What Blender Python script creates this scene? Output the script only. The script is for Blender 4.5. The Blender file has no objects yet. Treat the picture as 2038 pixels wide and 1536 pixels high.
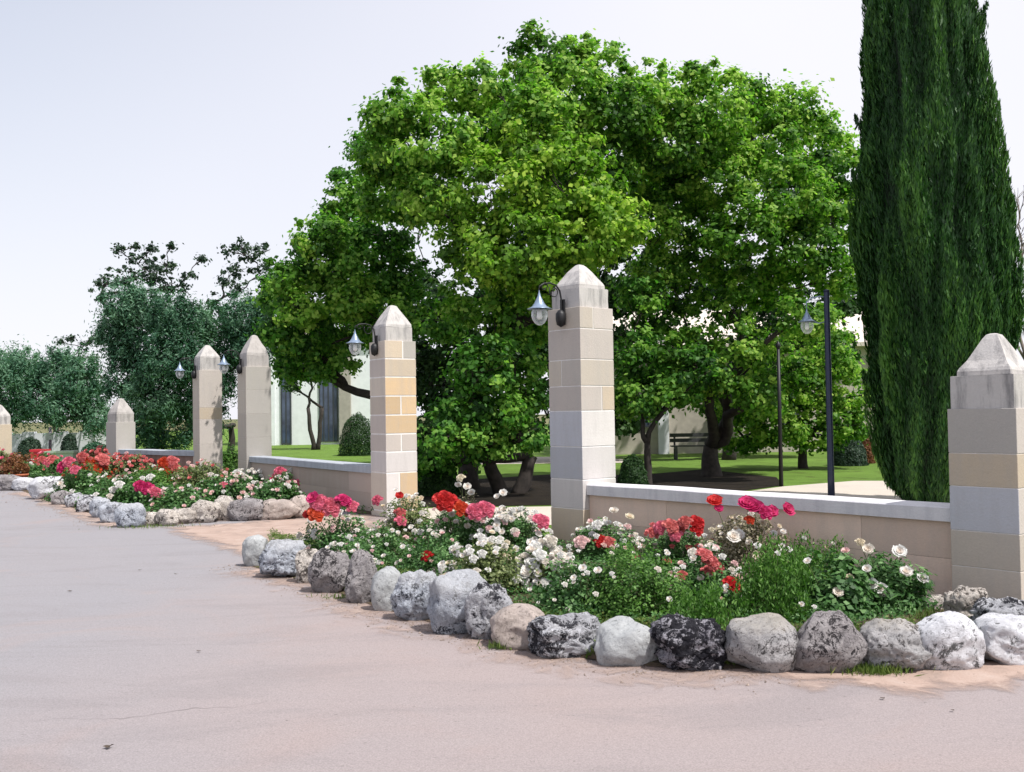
import bpy, bmesh, math, random
import numpy as np
from mathutils import Vector, Matrix, noise

random.seed(7)
RNG = np.random.default_rng(11)
SC = bpy.context.scene
COL = SC.collection
R = math.radians

# ------------------------------------------------------------------ camera
F = 1981.0
EYE = 1.6
cd = bpy.data.cameras.new('camera'); cam = bpy.data.objects.new('camera', cd); COL.objects.link(cam)
cd.sensor_width = 36.0; cd.lens = 36.0 * F / 2038.0; cd.clip_start = 0.05; cd.clip_end = 3000
CAMM = Matrix.Rotation(R(90 + 1.56), 4, 'X') @ Matrix.Rotation(R(-0.9), 4, 'Z')
CAMM.translation = Vector((0, 0, EYE))
cam.matrix_world = CAMM
SC.camera = cam

def ray(px, py):
    return CAMM.to_3x3() @ Vector(((px - 1019.0) / F, (768.0 - py) / F, -1.0))
def at(px, py, z=0.0):
    d = ray(px, py); t = (z - EYE) / d.z
    return Vector((d.x * t, d.y * t, z))
def atd(px, py, Y):
    d = ray(px, py); t = Y / d.y
    return Vector((d.x * t, Y, EYE + d.z * t))

# ------------------------------------------------------------------ world, sun, exposure
SUN_EL = R(60); SUN_AZ = Vector((0.80, -0.62))      # horizontal direction towards the sun
w = bpy.data.worlds.new('World'); SC.world = w; w.use_nodes = True
nt = w.node_tree; nt.nodes.clear()
out = nt.nodes.new('ShaderNodeOutputWorld'); bg = nt.nodes.new('ShaderNodeBackground')
sky = nt.nodes.new('ShaderNodeTexSky'); sky.sky_type = 'NISHITA'; sky.sun_disc = False
sky.sun_elevation = SUN_EL; sky.sun_rotation = math.atan2(SUN_AZ.x, SUN_AZ.y)
sky.dust_density = 1.0; sky.air_density = 1.2; sky.ozone_density = 1.0
# thin bright veil of high haze over the blue
tcs = nt.nodes.new('ShaderNodeTexCoord'); nzs = nt.nodes.new('ShaderNodeTexNoise')
nzs.inputs['Scale'].default_value = 1.3; nzs.inputs['Detail'].default_value = 3
nt.links.new(tcs.outputs['Generated'], nzs.inputs['Vector'])
mr = nt.nodes.new('ShaderNodeMapRange'); mr.inputs[1].default_value = 0.3; mr.inputs[2].default_value = 0.7
mr.inputs[3].default_value = 0.84; mr.inputs[4].default_value = 0.95
nt.links.new(nzs.outputs['Fac'], mr.inputs[0])
mixs = nt.nodes.new('ShaderNodeMix'); mixs.data_type = 'RGBA'
sxyz = nt.nodes.new('ShaderNodeSeparateXYZ'); nt.links.new(tcs.outputs['Generated'], sxyz.inputs[0])
mr2 = nt.nodes.new('ShaderNodeMapRange'); mr2.inputs[1].default_value = -0.5; mr2.inputs[2].default_value = 0.15
mr2.inputs[3].default_value = -0.42; mr2.inputs[4].default_value = 0.0; nt.links.new(sxyz.outputs[0], mr2.inputs[0])
mr3 = nt.nodes.new('ShaderNodeMapRange'); mr3.inputs[1].default_value = 0.05; mr3.inputs[2].default_value = 0.4
nt.links.new(sxyz.outputs[2], mr3.inputs[0])
mm = nt.nodes.new('ShaderNodeMath'); mm.operation = 'MULTIPLY_ADD'; nt.links.new(mr2.outputs[0], mm.inputs[0]); nt.links.new(mr3.outputs[0], mm.inputs[1]); nt.links.new(mr.outputs[0], mm.inputs[2])
nt.links.new(mm.outputs[0], mixs.inputs[0])
nt.links.new(sky.outputs[0], mixs.inputs[6]); mixs.inputs[7].default_value = (7.45, 7.4, 8.0, 1)
nt.links.new(mixs.outputs[2], bg.inputs[0]); bg.inputs[1].default_value = 0.115
nt.links.new(bg.outputs[0], out.inputs[0])
sd = bpy.data.lights.new('sun', 'SUN'); so = bpy.data.objects.new('sun', sd); COL.objects.link(so)
sd.energy = 4.6; sd.angle = R(0.6); sd.color = (1.0, 0.965, 0.92)
sv = Vector((SUN_AZ.x, SUN_AZ.y, 0)).normalized() * math.cos(SUN_EL) + Vector((0, 0, math.sin(SUN_EL)))
so.rotation_euler = sv.to_track_quat('Z', 'Y').to_euler()
SC.view_settings.view_transform = 'Standard'; SC.view_settings.look = 'None'
SC.view_settings.exposure = 0.22; SC.view_settings.gamma = 1.0
SC.render.engine = 'CYCLES'
SC.cycles.max_bounces = 6; SC.cycles.transparent_max_bounces = 12

# ------------------------------------------------------------------ tagging helpers
def tag(o, label=None, cat=None, group=None, kind=None):
    if label: o['label'] = label
    if cat: o['category'] = cat
    if group: o['group'] = group
    if kind: o['kind'] = kind
    return o
def empty(name, loc=(0, 0, 0), rz=0.0):
    o = bpy.data.objects.new(name, None); COL.objects.link(o)
    o.location = loc; o.rotation_euler = (0, 0, rz); o.empty_display_size = 0.1
    return o
def link(name, me, mat=None, parent=None, loc=None):
    o = bpy.data.objects.new(name, me); COL.objects.link(o)
    if mat is not None and not me.materials: me.materials.append(mat)
    if parent is not None: o.parent = parent
    if loc is not None: o.location = loc
    return o
def bmobj(name, bm, mat, parent=None, smooth=False, loc=None):
    me = bpy.data.meshes.new(name); bm.to_mesh(me); bm.free()
    if smooth:
        for p in me.polygons: p.use_smooth = True
    return link(name, me, mat, parent, loc)

# ------------------------------------------------------------------ node helpers
def newmat(name):
    m = bpy.data.materials.new(name); m.use_nodes = True
    t = m.node_tree; b = t.nodes['Principled BSDF']
    return m, t, b
def N(t, typ, **kw):
    n = t.nodes.new(typ)
    for k, v in kw.items():
        if k in n.inputs: n.inputs[k].default_value = v
        else: setattr(n, k, v)
    return n
def coord(t, scale=(1, 1, 1), obj=True, rot=(0, 0, 0)):
    c = t.nodes.new('ShaderNodeTexCoord'); m = t.nodes.new('ShaderNodeMapping')
    m.inputs['Scale'].default_value = scale; m.inputs['Rotation'].default_value = rot
    t.links.new(c.outputs['Object' if obj else 'Generated'], m.inputs[0]); return m.outputs[0]
def nz(t, vec, scale, detail=4, rough=0.55, dist=0.0):
    n = t.nodes.new('ShaderNodeTexNoise'); n.inputs['Scale'].default_value = scale
    n.inputs['Detail'].default_value = detail; n.inputs['Roughness'].default_value = rough
    n.inputs['Distortion'].default_value = dist
    t.links.new(vec, n.inputs['Vector']); return n.outputs['Fac']
def ramp(t, fac, stops):
    n = t.nodes.new('ShaderNodeValToRGB'); t.links.new(fac, n.inputs[0])
    cr = n.color_ramp
    while len(cr.elements) < len(stops): cr.elements.new(0.5)
    for e, (p, c) in zip(cr.elements, stops):
        e.position = p; e.color = (c[0], c[1], c[2], 1) if not isinstance(c, float) else (c, c, c, 1)
    return n.outputs[0]
def mix(t, fac, a, b, mode='MIX'):
    n = t.nodes.new('ShaderNodeMix'); n.data_type = 'RGBA'; n.blend_type = mode
    for i, v in ((0, fac), (6, a), (7, b)):
        if isinstance(v, (int, float)): n.inputs[i].default_value = v
        elif isinstance(v, tuple): n.inputs[i].default_value = (v[0], v[1], v[2], 1)
        else: t.links.new(v, n.inputs[i])
    return n.outputs[2]
def mth(t, op, a, b=0.0):
    n = t.nodes.new('ShaderNodeMath'); n.operation = op
    for i, v in ((0, a), (1, b)):
        if isinstance(v, (int, float)): n.inputs[i].default_value = v
        else: t.links.new(v, n.inputs[i])
    return n.outputs[0]
def bump(t, b, h, strength=0.5, dist=0.02):
    n = t.nodes.new('ShaderNodeBump'); n.inputs['Strength'].default_value = strength
    n.inputs['Distance'].default_value = dist
    t.links.new(h, n.inputs['Height']); t.links.new(n.outputs[0], b.inputs['Normal'])

def leaf_mat(name, dark, mid, light, trans=0.35, rough=0.55):
    m, t, b = newmat(name)
    a = t.nodes.new('ShaderNodeAttribute'); a.attribute_name = 'tint'
    c = ramp(t, a.outputs['Fac'], [(0.0, dark), (0.55, mid), (1.0, light)])
    t.links.new(c, b.inputs['Base Color']); b.inputs['Roughness'].default_value = rough
    b.inputs['Specular IOR Level'].default_value = 0.3
    tr = t.nodes.new('ShaderNodeBsdfTranslucent')
    c2 = mix(t, 1.0, c, (0.95, 1.3, 0.65), 'MULTIPLY'); t.links.new(c2, tr.inputs[0])
    ms = t.nodes.new('ShaderNodeMixShader'); ms.inputs[0].default_value = trans
    t.links.new(b.outputs[0], ms.inputs[1]); t.links.new(tr.outputs[0], ms.inputs[2])
    t.links.new(ms.outputs[0], t.nodes['Material Output'].inputs[0]); return m
def plain(name, col, rough=0.6, metal=0.0, var=0.12, scale=20):
    m, t, b = newmat(name)
    n = nz(t, coord(t), scale, 5)
    lo = tuple(x * (1 - var) for x in col); hi = tuple(min(1, x * (1 + var)) for x in col)
    t.links.new(ramp(t, n, [(0.3, lo), (0.7, hi)]), b.inputs['Base Color'])
    b.inputs['Roughness'].default_value = rough; b.inputs['Metallic'].default_value = metal
    bump(t, b, n, 0.15, 0.01); return m

# ------------------------------------------------------------------ materials
def stone_mat(name, base, stain, wear=0.5, joints=False):
    m, t, b = newmat(name)
    v = coord(t); a = t.nodes.new('ShaderNodeAttribute'); a.attribute_name = 'Col'
    n1 = nz(t, v, 2.2, 5, 0.6); n2 = nz(t, v, 60, 4, 0.7); n3 = nz(t, coord(t, (1, 1, 9)), 3.0, 4, 0.6)
    n4 = nz(t, coord(t, (3, 3, 0.5)), 2.5, 5, 0.7)
    c = a.outputs['Color'] if base is None else base
    c = mix(t, ramp(t, n3, [(0.45, 0.0), (0.7, 0.10)]), c, (0.50, 0.45, 0.41), 'MIX')
    c = mix(t, ramp(t, n4, [(0.46, 0.0), (0.72, float(wear))]), c, stain, 'MIX')
    c = mix(t, ramp(t, n1, [(0.35, 0.35), (0.6, 0.0)]), c, (0.93, 0.92, 0.92), 'MULTIPLY')
    c = mix(t, 0.35, c, ramp(t, n2, [(0.3, 0.8), (0.7, 1.0)]), 'MULTIPLY')
    t.links.new(c, b.inputs['Base Color']); b.inputs['Roughness'].default_value = 0.88
    b.inputs['Specular IOR Level'].default_value = 0.2
    bump(t, b, mth(t, 'ADD', n2, mth(t, 'MULTIPLY', n1, 1.5)), 0.45, 0.008); return m
M_BLOCK = stone_mat('stone_blocks', None, (0.40, 0.38, 0.37), 0.3)
M_CAPST = stone_mat('weathered_capstone', (0.53, 0.505, 0.485), (0.17, 0.165, 0.17), 1.0)
M_CAPDK = stone_mat('old_grey_capstone', (0.46, 0.43, 0.41), (0.2, 0.19, 0.18), 0.75)
M_COPE = stone_mat('white_coping', (0.70, 0.68, 0.70), (0.42, 0.42, 0.46), 0.5)
M_COPEG = stone_mat('grey_coping', (0.42, 0.45, 0.50), (0.25, 0.27, 0.3), 0.5)
M_WALL = stone_mat('wall_blocks', None, (0.48, 0.41, 0.37), 0.3)

def rock_mat(name, light, mid, dark, dark_amt, scale=9.0, rough_b=0.6, top=None):
    m, t, b = newmat(name)
    oi = t.nodes.new('ShaderNodeObjectInfo'); va = t.nodes.new('ShaderNodeVectorMath'); va.operation = 'MULTIPLY_ADD'
    t.links.new(oi.outputs['Random'], va.inputs[0]); va.inputs[1].default_value = (37, 21, 11); t.links.new(coord(t), va.inputs[2]); v = va.outputs[0]
    n1 = nz(t, v, scale, 9, 0.75, 0.8); n2 = nz(t, v, scale * 5.5, 7, 0.78); n3 = nz(t, v, scale * 0.3, 5, 0.65, 0.5)
    n4 = nz(t, v, scale * 2.2, 8, 0.8, 1.2)
    c = mix(t, ramp(t, n1, [(0.34, 0.0), (0.54, 1.0)]), mid, light)
    c = mix(t, ramp(t, n3, [(0.42, 0.0), (0.62, 0.55)]), c, tuple(x * 0.72 for x in mid))
    c = mix(t, ramp(t, n2, [(0.36, 0.85), (0.46, 0.0)]), c, tuple(x * 0.45 for x in mid))
    c = mix(t, ramp(t, n2, [(0.56, 0.0), (0.68, 0.6)]), c, tuple(min(1, x * 1.15) for x in light))
    n5 = nz(t, v, scale * 1.1, 9, 0.82, 1.0)
    dm = mth(t, 'ADD', mth(t, 'MULTIPLY', n5, 0.55), mth(t, 'ADD', mth(t, 'MULTIPLY', n3, 0.25), mth(t, 'MULTIPLY', n2, 0.20)))
    lo = 0.5 - 0.13 + 0.14 * dark_amt
    c = mix(t, ramp(t, dm, [(lo - 0.01, 0.95), (lo + 0.02, 0.0)]), c, dark)
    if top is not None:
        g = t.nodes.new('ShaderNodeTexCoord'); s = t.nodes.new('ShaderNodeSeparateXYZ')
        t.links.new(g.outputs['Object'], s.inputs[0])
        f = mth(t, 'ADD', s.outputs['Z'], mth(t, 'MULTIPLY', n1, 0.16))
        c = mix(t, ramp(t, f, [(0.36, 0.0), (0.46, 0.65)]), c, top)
    t.links.new(c, b.inputs['Base Color']); b.inputs['Roughness'].default_value = 0.92
    b.inputs['Specular IOR Level'].default_value = 0.15
    h = mth(t, 'ADD', mth(t, 'MULTIPLY', n1, 1.2), mth(t, 'ADD', mth(t, 'MULTIPLY', n2, 0.6), mth(t, 'MULTIPLY', n4, 1.1)))
    bump(t, b, h, rough_b, 0.045); return m
RM = {
 'pit':   rock_mat('pitted_white_rock', (0.84, 0.84, 0.88), (0.44, 0.44, 0.48), (0.018, 0.018, 0.026), 0.78, 8, 1.0),
 'black': rock_mat('black_crusted_rock', (0.72, 0.70, 0.76), (0.20, 0.19, 0.24), (0.008, 0.008, 0.014), 1.08, 8, 1.0),
 'grey':  rock_mat('smooth_grey_rock', (0.47, 0.48, 0.48), (0.33, 0.34, 0.35), (0.10, 0.10, 0.10), 0.3, 6, 0.5),
 'tan':   rock_mat('tan_grey_rock', (0.54, 0.52, 0.52), (0.30, 0.295, 0.30), (0.05, 0.045, 0.045), 0.68, 9, 0.7, top=(0.42, 0.37, 0.29)),
 'brown': rock_mat('brown_rock', (0.52, 0.44, 0.40), (0.33, 0.28, 0.25), (0.05, 0.045, 0.035), 0.5, 7, 0.6),
 'blue':  rock_mat('blue_white_rock', (0.76, 0.80, 0.88), (0.38, 0.41, 0.48), (0.03, 0.035, 0.05), 0.62, 10, 1.0, top=(0.78, 0.78, 0.80)),  # white top band puts sunlight from above into the colour
 'dusk':  rock_mat('dark_speckled_rock', (0.54, 0.50, 0.50), (0.26, 0.24, 0.245), (0.025, 0.022, 0.025), 0.7, 10, 0.9),
 'cream': rock_mat('cream_rock', (0.86, 0.79, 0.72), (0.46, 0.40, 0.35), (0.05, 0.04, 0.035), 0.65, 9, 0.9),
 'white': rock_mat('white_rock', (0.74, 0.74, 0.77), (0.50, 0.50, 0.53), (0.08, 0.08, 0.08), 0.6, 6, 0.6),
}

def ground_mat(name, a, bcol, scale, fine=80, bs=0.3, patches=None):
    m, t, b = newmat(name); v = coord(t)
    n1 = nz(t, v, scale, 6, 0.6); n2 = nz(t, v, fine, 5, 0.75)
    c = mix(t, ramp(t, n1, [(0.35, 0.0), (0.65, 1.0)]), a, bcol)
    if patches: c = mix(t, ramp(t, nz(t, v, scale * 2.7, 5, 0.6, 0.5), [(0.55, 0.0), (0.66, 0.8)]), c, patches)
    c = mix(t, 0.5, c, ramp(t, n2, [(0.3, 0.55), (0.7, 1.0)]), 'MULTIPLY')
    t.links.new(c, b.inputs['Base Color']); b.inputs['Roughness'].default_value = 0.95
    b.inputs['Specular IOR Level'].default_value = 0.15
    bump(t, b, mth(t, 'ADD', n1, n2), bs, 0.03); return m
M_SOIL = ground_mat('bed_soil', (0.16, 0.11, 0.08), (0.09, 0.07, 0.05), 2.0, 40, 0.8, (0.12, 0.14, 0.05))
M_LAWN = ground_mat('lawn_grass', (0.12, 0.21, 0.035), (0.17, 0.29, 0.05), 0.6, 90, 0.9, (0.10, 0.14, 0.03))
M_GROUND = ground_mat('dry_ground', (0.13, 0.15, 0.06), (0.2, 0.18, 0.1), 0.1, 10, 0.5)
M_PATH = ground_mat('pale_path', (0.56, 0.50, 0.44), (0.62, 0.55, 0.47), 0.8, 60, 0.3)

def road_mat():
    m, t, b = newmat('pale_concrete_road')
    v = coord(t)
    big = nz(t, v, 0.22, 4, 0.5, 0.4); mid = nz(t, v, 0.8, 6, 0.6, 0.8)
    streak = nz(t, coord(t, (0.35, 1.3, 1), rot=(0, 0, R(-22))), 1.3, 7, 0.68, 0.9)
    fine = nz(t, v, 150, 4, 0.85); grit = nz(t, v, 42, 7, 0.8)
    c = mix(t, ramp(t, big, [(0.38, 0.0), (0.62, 1.0)]), (0.385, 0.340, 0.342), (0.415, 0.345, 0.332))
    g = t.nodes.new('ShaderNodeTexCoord'); s = t.nodes.new('ShaderNodeSeparateXYZ'); t.links.new(g.outputs['Object'], s.inputs[0])
    xf = mth(t, 'ADD', mth(t, 'MULTIPLY', s.outputs['X'], 0.35), mth(t, 'MULTIPLY', mid, 0.6))
    c = mix(t, ramp(t, mth(t, 'ADD', xf, 1.0), [(0.0, 0.8), (0.9, 0.0)]), c, (0.340, 0.335, 0.358))
    c = mix(t, ramp(t, mid, [(0.54, 0.0), (0.75, 0.5)]), c, (0.42, 0.325, 0.30))
    c = mix(t, ramp(t, streak, [(0.36, 0.3), (0.5, 0.0)]), c, (0.27, 0.245, 0.25))
    c = mix(t, ramp(t, streak, [(0.6, 0.0), (0.7, 0.22)]), c, (0.47, 0.42, 0.41))
    sp = nz(t, coord(t, (1, 2.4, 1)), 13, 3, 0.9)
    c = mix(t, ramp(t, sp, [(0.30, 0.7), (0.345, 0.0)]), c, (0.16, 0.135, 0.13))
    vo = t.nodes.new('ShaderNodeTexVoronoi'); vo.inputs['Scale'].default_value = 95; t.links.new(v, vo.inputs['Vector'])
    c = mix(t, 0.5, c, ramp(t, vo.outputs['Distance'], [(0.15, 1.0), (0.75, 0.66)]), 'MULTIPLY')
    c = mix(t, 0.8, c, ramp(t, fine, [(0.35, 0.78), (0.65, 1.0)]), 'MULTIPLY')
    c = mix(t, 0.7, c, ramp(t, grit, [(0.3, 0.82), (0.65, 1.0)]), 'MULTIPLY')
    t.links.new(c, b.inputs['Base Color']); b.inputs['Roughness'].default_value = 0.9
    b.inputs['Specular IOR Level'].default_value = 0.2
    bump(t, b, mth(t, 'ADD', mth(t, 'MULTIPLY', grit, 0.8), mth(t, 'ADD', mth(t, 'MULTIPLY', fine, 0.5), streak)), 0.5, 0.014)
    return m
M_ROAD = road_mat()
def dirt_mat():
    m, t, b = newmat('orange_dirt')
    v = coord(t); a = t.nodes.new('ShaderNodeAttribute'); a.attribute_name = 'alpha'
    n1 = nz(t, v, 3.5, 7, 0.7, 0.6); n2 = nz(t, v, 70, 5, 0.8)
    c = ramp(t, n1, [(0.3, (0.34, 0.26, 0.22)), (0.5, (0.47, 0.34, 0.28)), (0.7, (0.54, 0.42, 0.36))])
    c = mix(t, 0.6, c, ramp(t, n2, [(0.3, 0.6), (0.7, 1.0)]), 'MULTIPLY')
    t.links.new(c, b.inputs['Base Color']); b.inputs['Roughness'].default_value = 0.95
    bump(t, b, n2, 0.5, 0.01)
    al = mth(t, 'ADD', mth(t, 'MULTIPLY', a.outputs['Fac'], 1.2), mth(t, 'MULTIPLY', mth(t, 'SUBTRACT', n1, 0.62), 1.6))
    al = ramp(t, al, [(0.0, 0.0), (0.55, 0.92)])
    tr = t.nodes.new('ShaderNodeBsdfTransparent'); ms = t.nodes.new('ShaderNodeMixShader')
    t.links.new(al, ms.inputs[0]); t.links.new(tr.outputs[0], ms.inputs[1]); t.links.new(b.outputs[0], ms.inputs[2])
    t.links.new(ms.outputs[0], t.nodes['Material Output'].inputs[0]); return m
M_DIRT = dirt_mat()

M_BARK = plain('bark', (0.034, 0.027, 0.023), 0.9, 0, 0.5, 9)
M_STEM = plain('green_stem', (0.10, 0.13, 0.05), 0.7)
M_TWIG = plain('grey_twig', (0.16, 0.13, 0.11), 0.8)
M_POLE = plain('dark_blue_pole_paint', (0.022, 0.03, 0.065), 0.35, 0.3)
M_IRON = plain('black_iron', (0.02, 0.02, 0.022), 0.5, 0.4)
M_HAT = plain('grey_blue_lamp_metal', (0.26, 0.33, 0.44), 0.35, 0.5)
def glass_mat():
    m, t, b = newmat('lamp_glass'); b.inputs['Base Color'].default_value = (0.92, 0.95, 1, 1)
    b.inputs['Roughness'].default_value = 0.03
    tr = t.nodes.new('ShaderNodeBsdfTransparent'); ms = t.nodes.new('ShaderNodeMixShader')
    lw = t.nodes.new('ShaderNodeLayerWeight'); lw.inputs[0].default_value = 0.35
    f = ramp(t, lw.outputs['Facing'], [(0.0, 0.12), (1.0, 0.9)])
    t.links.new(f, ms.inputs[0]); t.links.new(tr.outputs[0], ms.inputs[1]); t.links.new(b.outputs[0], ms.inputs[2])
    t.links.new(ms.outputs[0], t.nodes['Material Output'].inputs[0]); return m
M_GLASS = glass_mat()
M_BULB = plain('white_bulb', (0.8, 0.8, 0.78), 0.3, 0, 0.03)
M_WHITE = plain('white_render', (0.76, 0.78, 0.80), 0.85, 0, 0.06, 3)
M_VILLA = plain('beige_stone_wall', (0.44, 0.40, 0.34), 0.9, 0, 0.16, 3)
M_PILA = plain('grey_beige_pilaster', (0.36, 0.33, 0.29), 0.9, 0, 0.12, 5)
M_ROOF = plain('pale_roof', (0.62, 0.55, 0.48), 0.85, 0, 0.15, 5)
M_PANE = plain('window_pane', (0.06, 0.08, 0.13), 0.06, 0.0, 0.5, 1.2)
M_FRAME = plain('dark_window_frame', (0.04, 0.045, 0.055), 0.5)
M_LOWWALL = plain('whitewashed_wall', (0.68, 0.70, 0.73), 0.9, 0, 0.1, 4)
M_TERRA = plain('terracotta', (0.42, 0.13, 0.06), 0.8)
M_RED = plain('red_paint', (0.55, 0.02, 0.04), 0.5)
M_PALEG = plain('pale_green_paint', (0.38, 0.45, 0.36), 0.7)
M_PURP = plain('mauve_wood', (0.24, 0.18, 0.28), 0.8)
M_BENCH = plain('dark_bench', (0.04, 0.04, 0.045), 0.6)

L_MAPLE = leaf_mat('leaf_bright', (0.025, 0.08, 0.012), (0.12, 0.28, 0.03), (0.40, 0.56, 0.10), 0.5)
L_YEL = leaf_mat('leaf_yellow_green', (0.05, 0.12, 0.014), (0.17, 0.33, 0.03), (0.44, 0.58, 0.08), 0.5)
L_MID = leaf_mat('leaf_mid', (0.020, 0.07, 0.013), (0.085, 0.24, 0.03), (0.28, 0.47, 0.08), 0.48)
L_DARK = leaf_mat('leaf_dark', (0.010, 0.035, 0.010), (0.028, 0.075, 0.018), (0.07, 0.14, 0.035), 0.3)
L_OLIVE = leaf_mat('leaf_olive', (0.016, 0.055, 0.030), (0.045, 0.13, 0.07), (0.15, 0.28, 0.17), 0.28)
L_OLIVED = leaf_mat('leaf_olive_dark', (0.014, 0.032, 0.020), (0.035, 0.07, 0.042), (0.09, 0.14, 0.08), 0.25)
L_CYP = leaf_mat('cypress_needles', (0.006, 0.025, 0.007), (0.020, 0.075, 0.015), (0.08, 0.19, 0.03), 0.22)
L_ROSE = leaf_mat('rose_leaf', (0.02, 0.06, 0.016), (0.06, 0.155, 0.038), (0.20, 0.34, 0.13), 0.3)
L_ROSEB = leaf_mat('bright_bush_leaf', (0.03, 0.085, 0.014), (0.08, 0.19, 0.03), (0.19, 0.34, 0.08), 0.35)
L_ROSEY = leaf_mat('dusty_bush_leaf', (0.06, 0.085, 0.03), (0.14, 0.18, 0.06), (0.28, 0.31, 0.14), 0.3)
L_DRY = leaf_mat('dry_leaf', (0.12, 0.10, 0.06), (0.25, 0.21, 0.14), (0.42, 0.38, 0.28), 0.2)
L_COVER = leaf_mat('ground_cover', (0.04, 0.075, 0.015), (0.11, 0.17, 0.035), (0.24, 0.27, 0.07), 0.3)
L_RUST = leaf_mat('rust_leaf', (0.10, 0.03, 0.015), (0.20, 0.08, 0.03), (0.32, 0.16, 0.07), 0.3)

def petal_mat(name, c1, c2):
    m, t, b = newmat(name)
    n = nz(t, coord(t), 30, 3)
    c = ramp(t, n, [(0.35, c1), (0.65, c2)])
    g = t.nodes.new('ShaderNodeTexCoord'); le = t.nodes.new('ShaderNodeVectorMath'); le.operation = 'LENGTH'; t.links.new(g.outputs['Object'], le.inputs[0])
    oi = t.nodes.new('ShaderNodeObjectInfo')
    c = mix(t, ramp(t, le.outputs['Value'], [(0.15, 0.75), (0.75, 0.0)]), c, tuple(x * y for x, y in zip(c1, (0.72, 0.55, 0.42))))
    c = mix(t, ramp(t, oi.outputs['Random'], [(0.55, 0.0), (1.0, 0.45)]), c, tuple(x * y for x, y in zip(c2, (0.86, 0.74, 0.60))))
    t.links.new(c, b.inputs['Base Color']); b.inputs['Roughness'].default_value = 0.6
    tr = t.nodes.new('ShaderNodeBsdfTranslucent'); t.links.new(c, tr.inputs[0])
    ms = t.nodes.new('ShaderNodeMixShader'); ms.inputs[0].default_value = 0.3
    t.links.new(b.outputs[0], ms.inputs[1]); t.links.new(tr.outputs[0], ms.inputs[2])
    t.links.new(ms.outputs[0], t.nodes['Material Output'].inputs[0]); return m
PM = {
 'white': petal_mat('petal_white', (0.80, 0.78, 0.74), (0.88, 0.88, 0.86)),
 'cream': petal_mat('petal_cream', (0.75, 0.68, 0.52), (0.85, 0.80, 0.68)),
 'blush': petal_mat('petal_blush', (0.80, 0.52, 0.52), (0.85, 0.70, 0.68)),
 'coral': petal_mat('petal_coral', (0.62, 0.13, 0.14), (0.75, 0.26, 0.25)),
 'pink': petal_mat('petal_pink', (0.70, 0.10, 0.20), (0.80, 0.28, 0.38)),
 'magenta': petal_mat('petal_magenta', (0.55, 0.02, 0.14), (0.72, 0.06, 0.24)),
 'red': petal_mat('petal_red', (0.50, 0.015, 0.02), (0.68, 0.04, 0.04)),
 'orange': petal_mat('petal_orange_red', (0.60, 0.06, 0.02), (0.72, 0.12, 0.05)),
}

# ------------------------------------------------------------------ geometry helpers
def box(bm, x0, x1, y0, y1, z0, z1):
    vs = [bm.verts.new(p) for p in ((x0,y0,z0),(x1,y0,z0),(x1,y1,z0),(x0,y1,z0),(x0,y0,z1),(x1,y0,z1),(x1,y1,z1),(x0,y1,z1))]
    fs = [bm.faces.new([vs[i] for i in q]) for q in ((0,3,2,1),(4,5,6,7),(0,1,5,4),(1,2,6,5),(2,3,7,6),(3,0,4,7))]
    return vs, fs
def tube(bm, pts, rad, seg=8, cap=True):
    rings = []; prev = None
    for i, p in enumerate(pts):
        p = Vector(p)
        d = (Vector(pts[min(i + 1, len(pts) - 1)]) - Vector(pts[max(i - 1, 0)]))
        d = d.normalized() if d.length > 1e-9 else Vector((0, 0, 1))
        u = prev if prev is not None else (Vector((1, 0, 0)) if abs(d.x) < 0.8 else Vector((0, 1, 0)))
        u = (u - d * u.dot(d)).normalized(); prev = u; v = d.cross(u)
        r = rad[i] if isinstance(rad, (list, tuple)) else rad
        rings.append([bm.verts.new(p + (u * math.cos(a) + v * math.sin(a)) * r) for a in [k * 2 * math.pi / seg for k in range(seg)]])
    for a, b in zip(rings, rings[1:]):
        for k in range(seg):
            f = bm.faces.new((a[k], a[(k + 1) % seg], b[(k + 1) % seg], b[k])); f.smooth = True
    if cap:
        bm.faces.new(rings[0][::-1]); bm.faces.new(rings[-1])
def lathe(bm, prof, seg=24, cx=0, cy=0):
    rings = []
    for r, z in prof:
        rings.append([bm.verts.new((cx + r * math.cos(k * 2 * math.pi / seg), cy + r * math.sin(k * 2 * math.pi / seg), z)) for k in range(seg)])
    for a, b in zip(rings, rings[1:]):
        for k in range(seg):
            f = bm.faces.new((a[k], a[(k + 1) % seg], b[(k + 1) % seg], b[k])); f.smooth = True
def sheet(name, pts, z, mat, kind='structure'):
    bm = bmesh.new(); f = bm.faces.new([bm.verts.new((p[0], p[1], z)) for p in pts])
    bm.normal_update()
    if f.normal.z < 0: f.normal_flip()
    o = bmobj(name, bm, mat); tag(o, kind=kind); return o

def quads(name, C, U, V, tint, mat, parent=None, loc=None, bend=None):
    """many small leaf-shaped faces as one mesh; C centre, U half length, V half width"""
    n = len(C); co = np.empty((n, 4, 3), np.float32)
    if bend is None: bend = np.zeros_like(C)
    co[:, 0] = C - U; co[:, 1] = C + V - U * 0.15 + bend; co[:, 2] = C + U; co[:, 3] = C - V - U * 0.15 + bend
    me = bpy.data.meshes.new(name)
    me.vertices.add(n * 4); me.vertices.foreach_set('co', co.reshape(-1))
    me.loops.add(n * 4); me.loops.foreach_set('vertex_index', np.arange(n * 4, dtype=np.int32))
    me.polygons.add(n); me.polygons.foreach_set('loop_start', np.arange(0, n * 4, 4, dtype=np.int32))
    me.polygons.foreach_set('loop_total', np.full(n, 4, np.int32))
    a = me.attributes.new('tint', 'FLOAT', 'FACE'); a.data.foreach_set('value', np.clip(tint, 0, 1).astype(np.float32))
    me.update()
    return link(name, me, mat, parent, loc)
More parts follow.
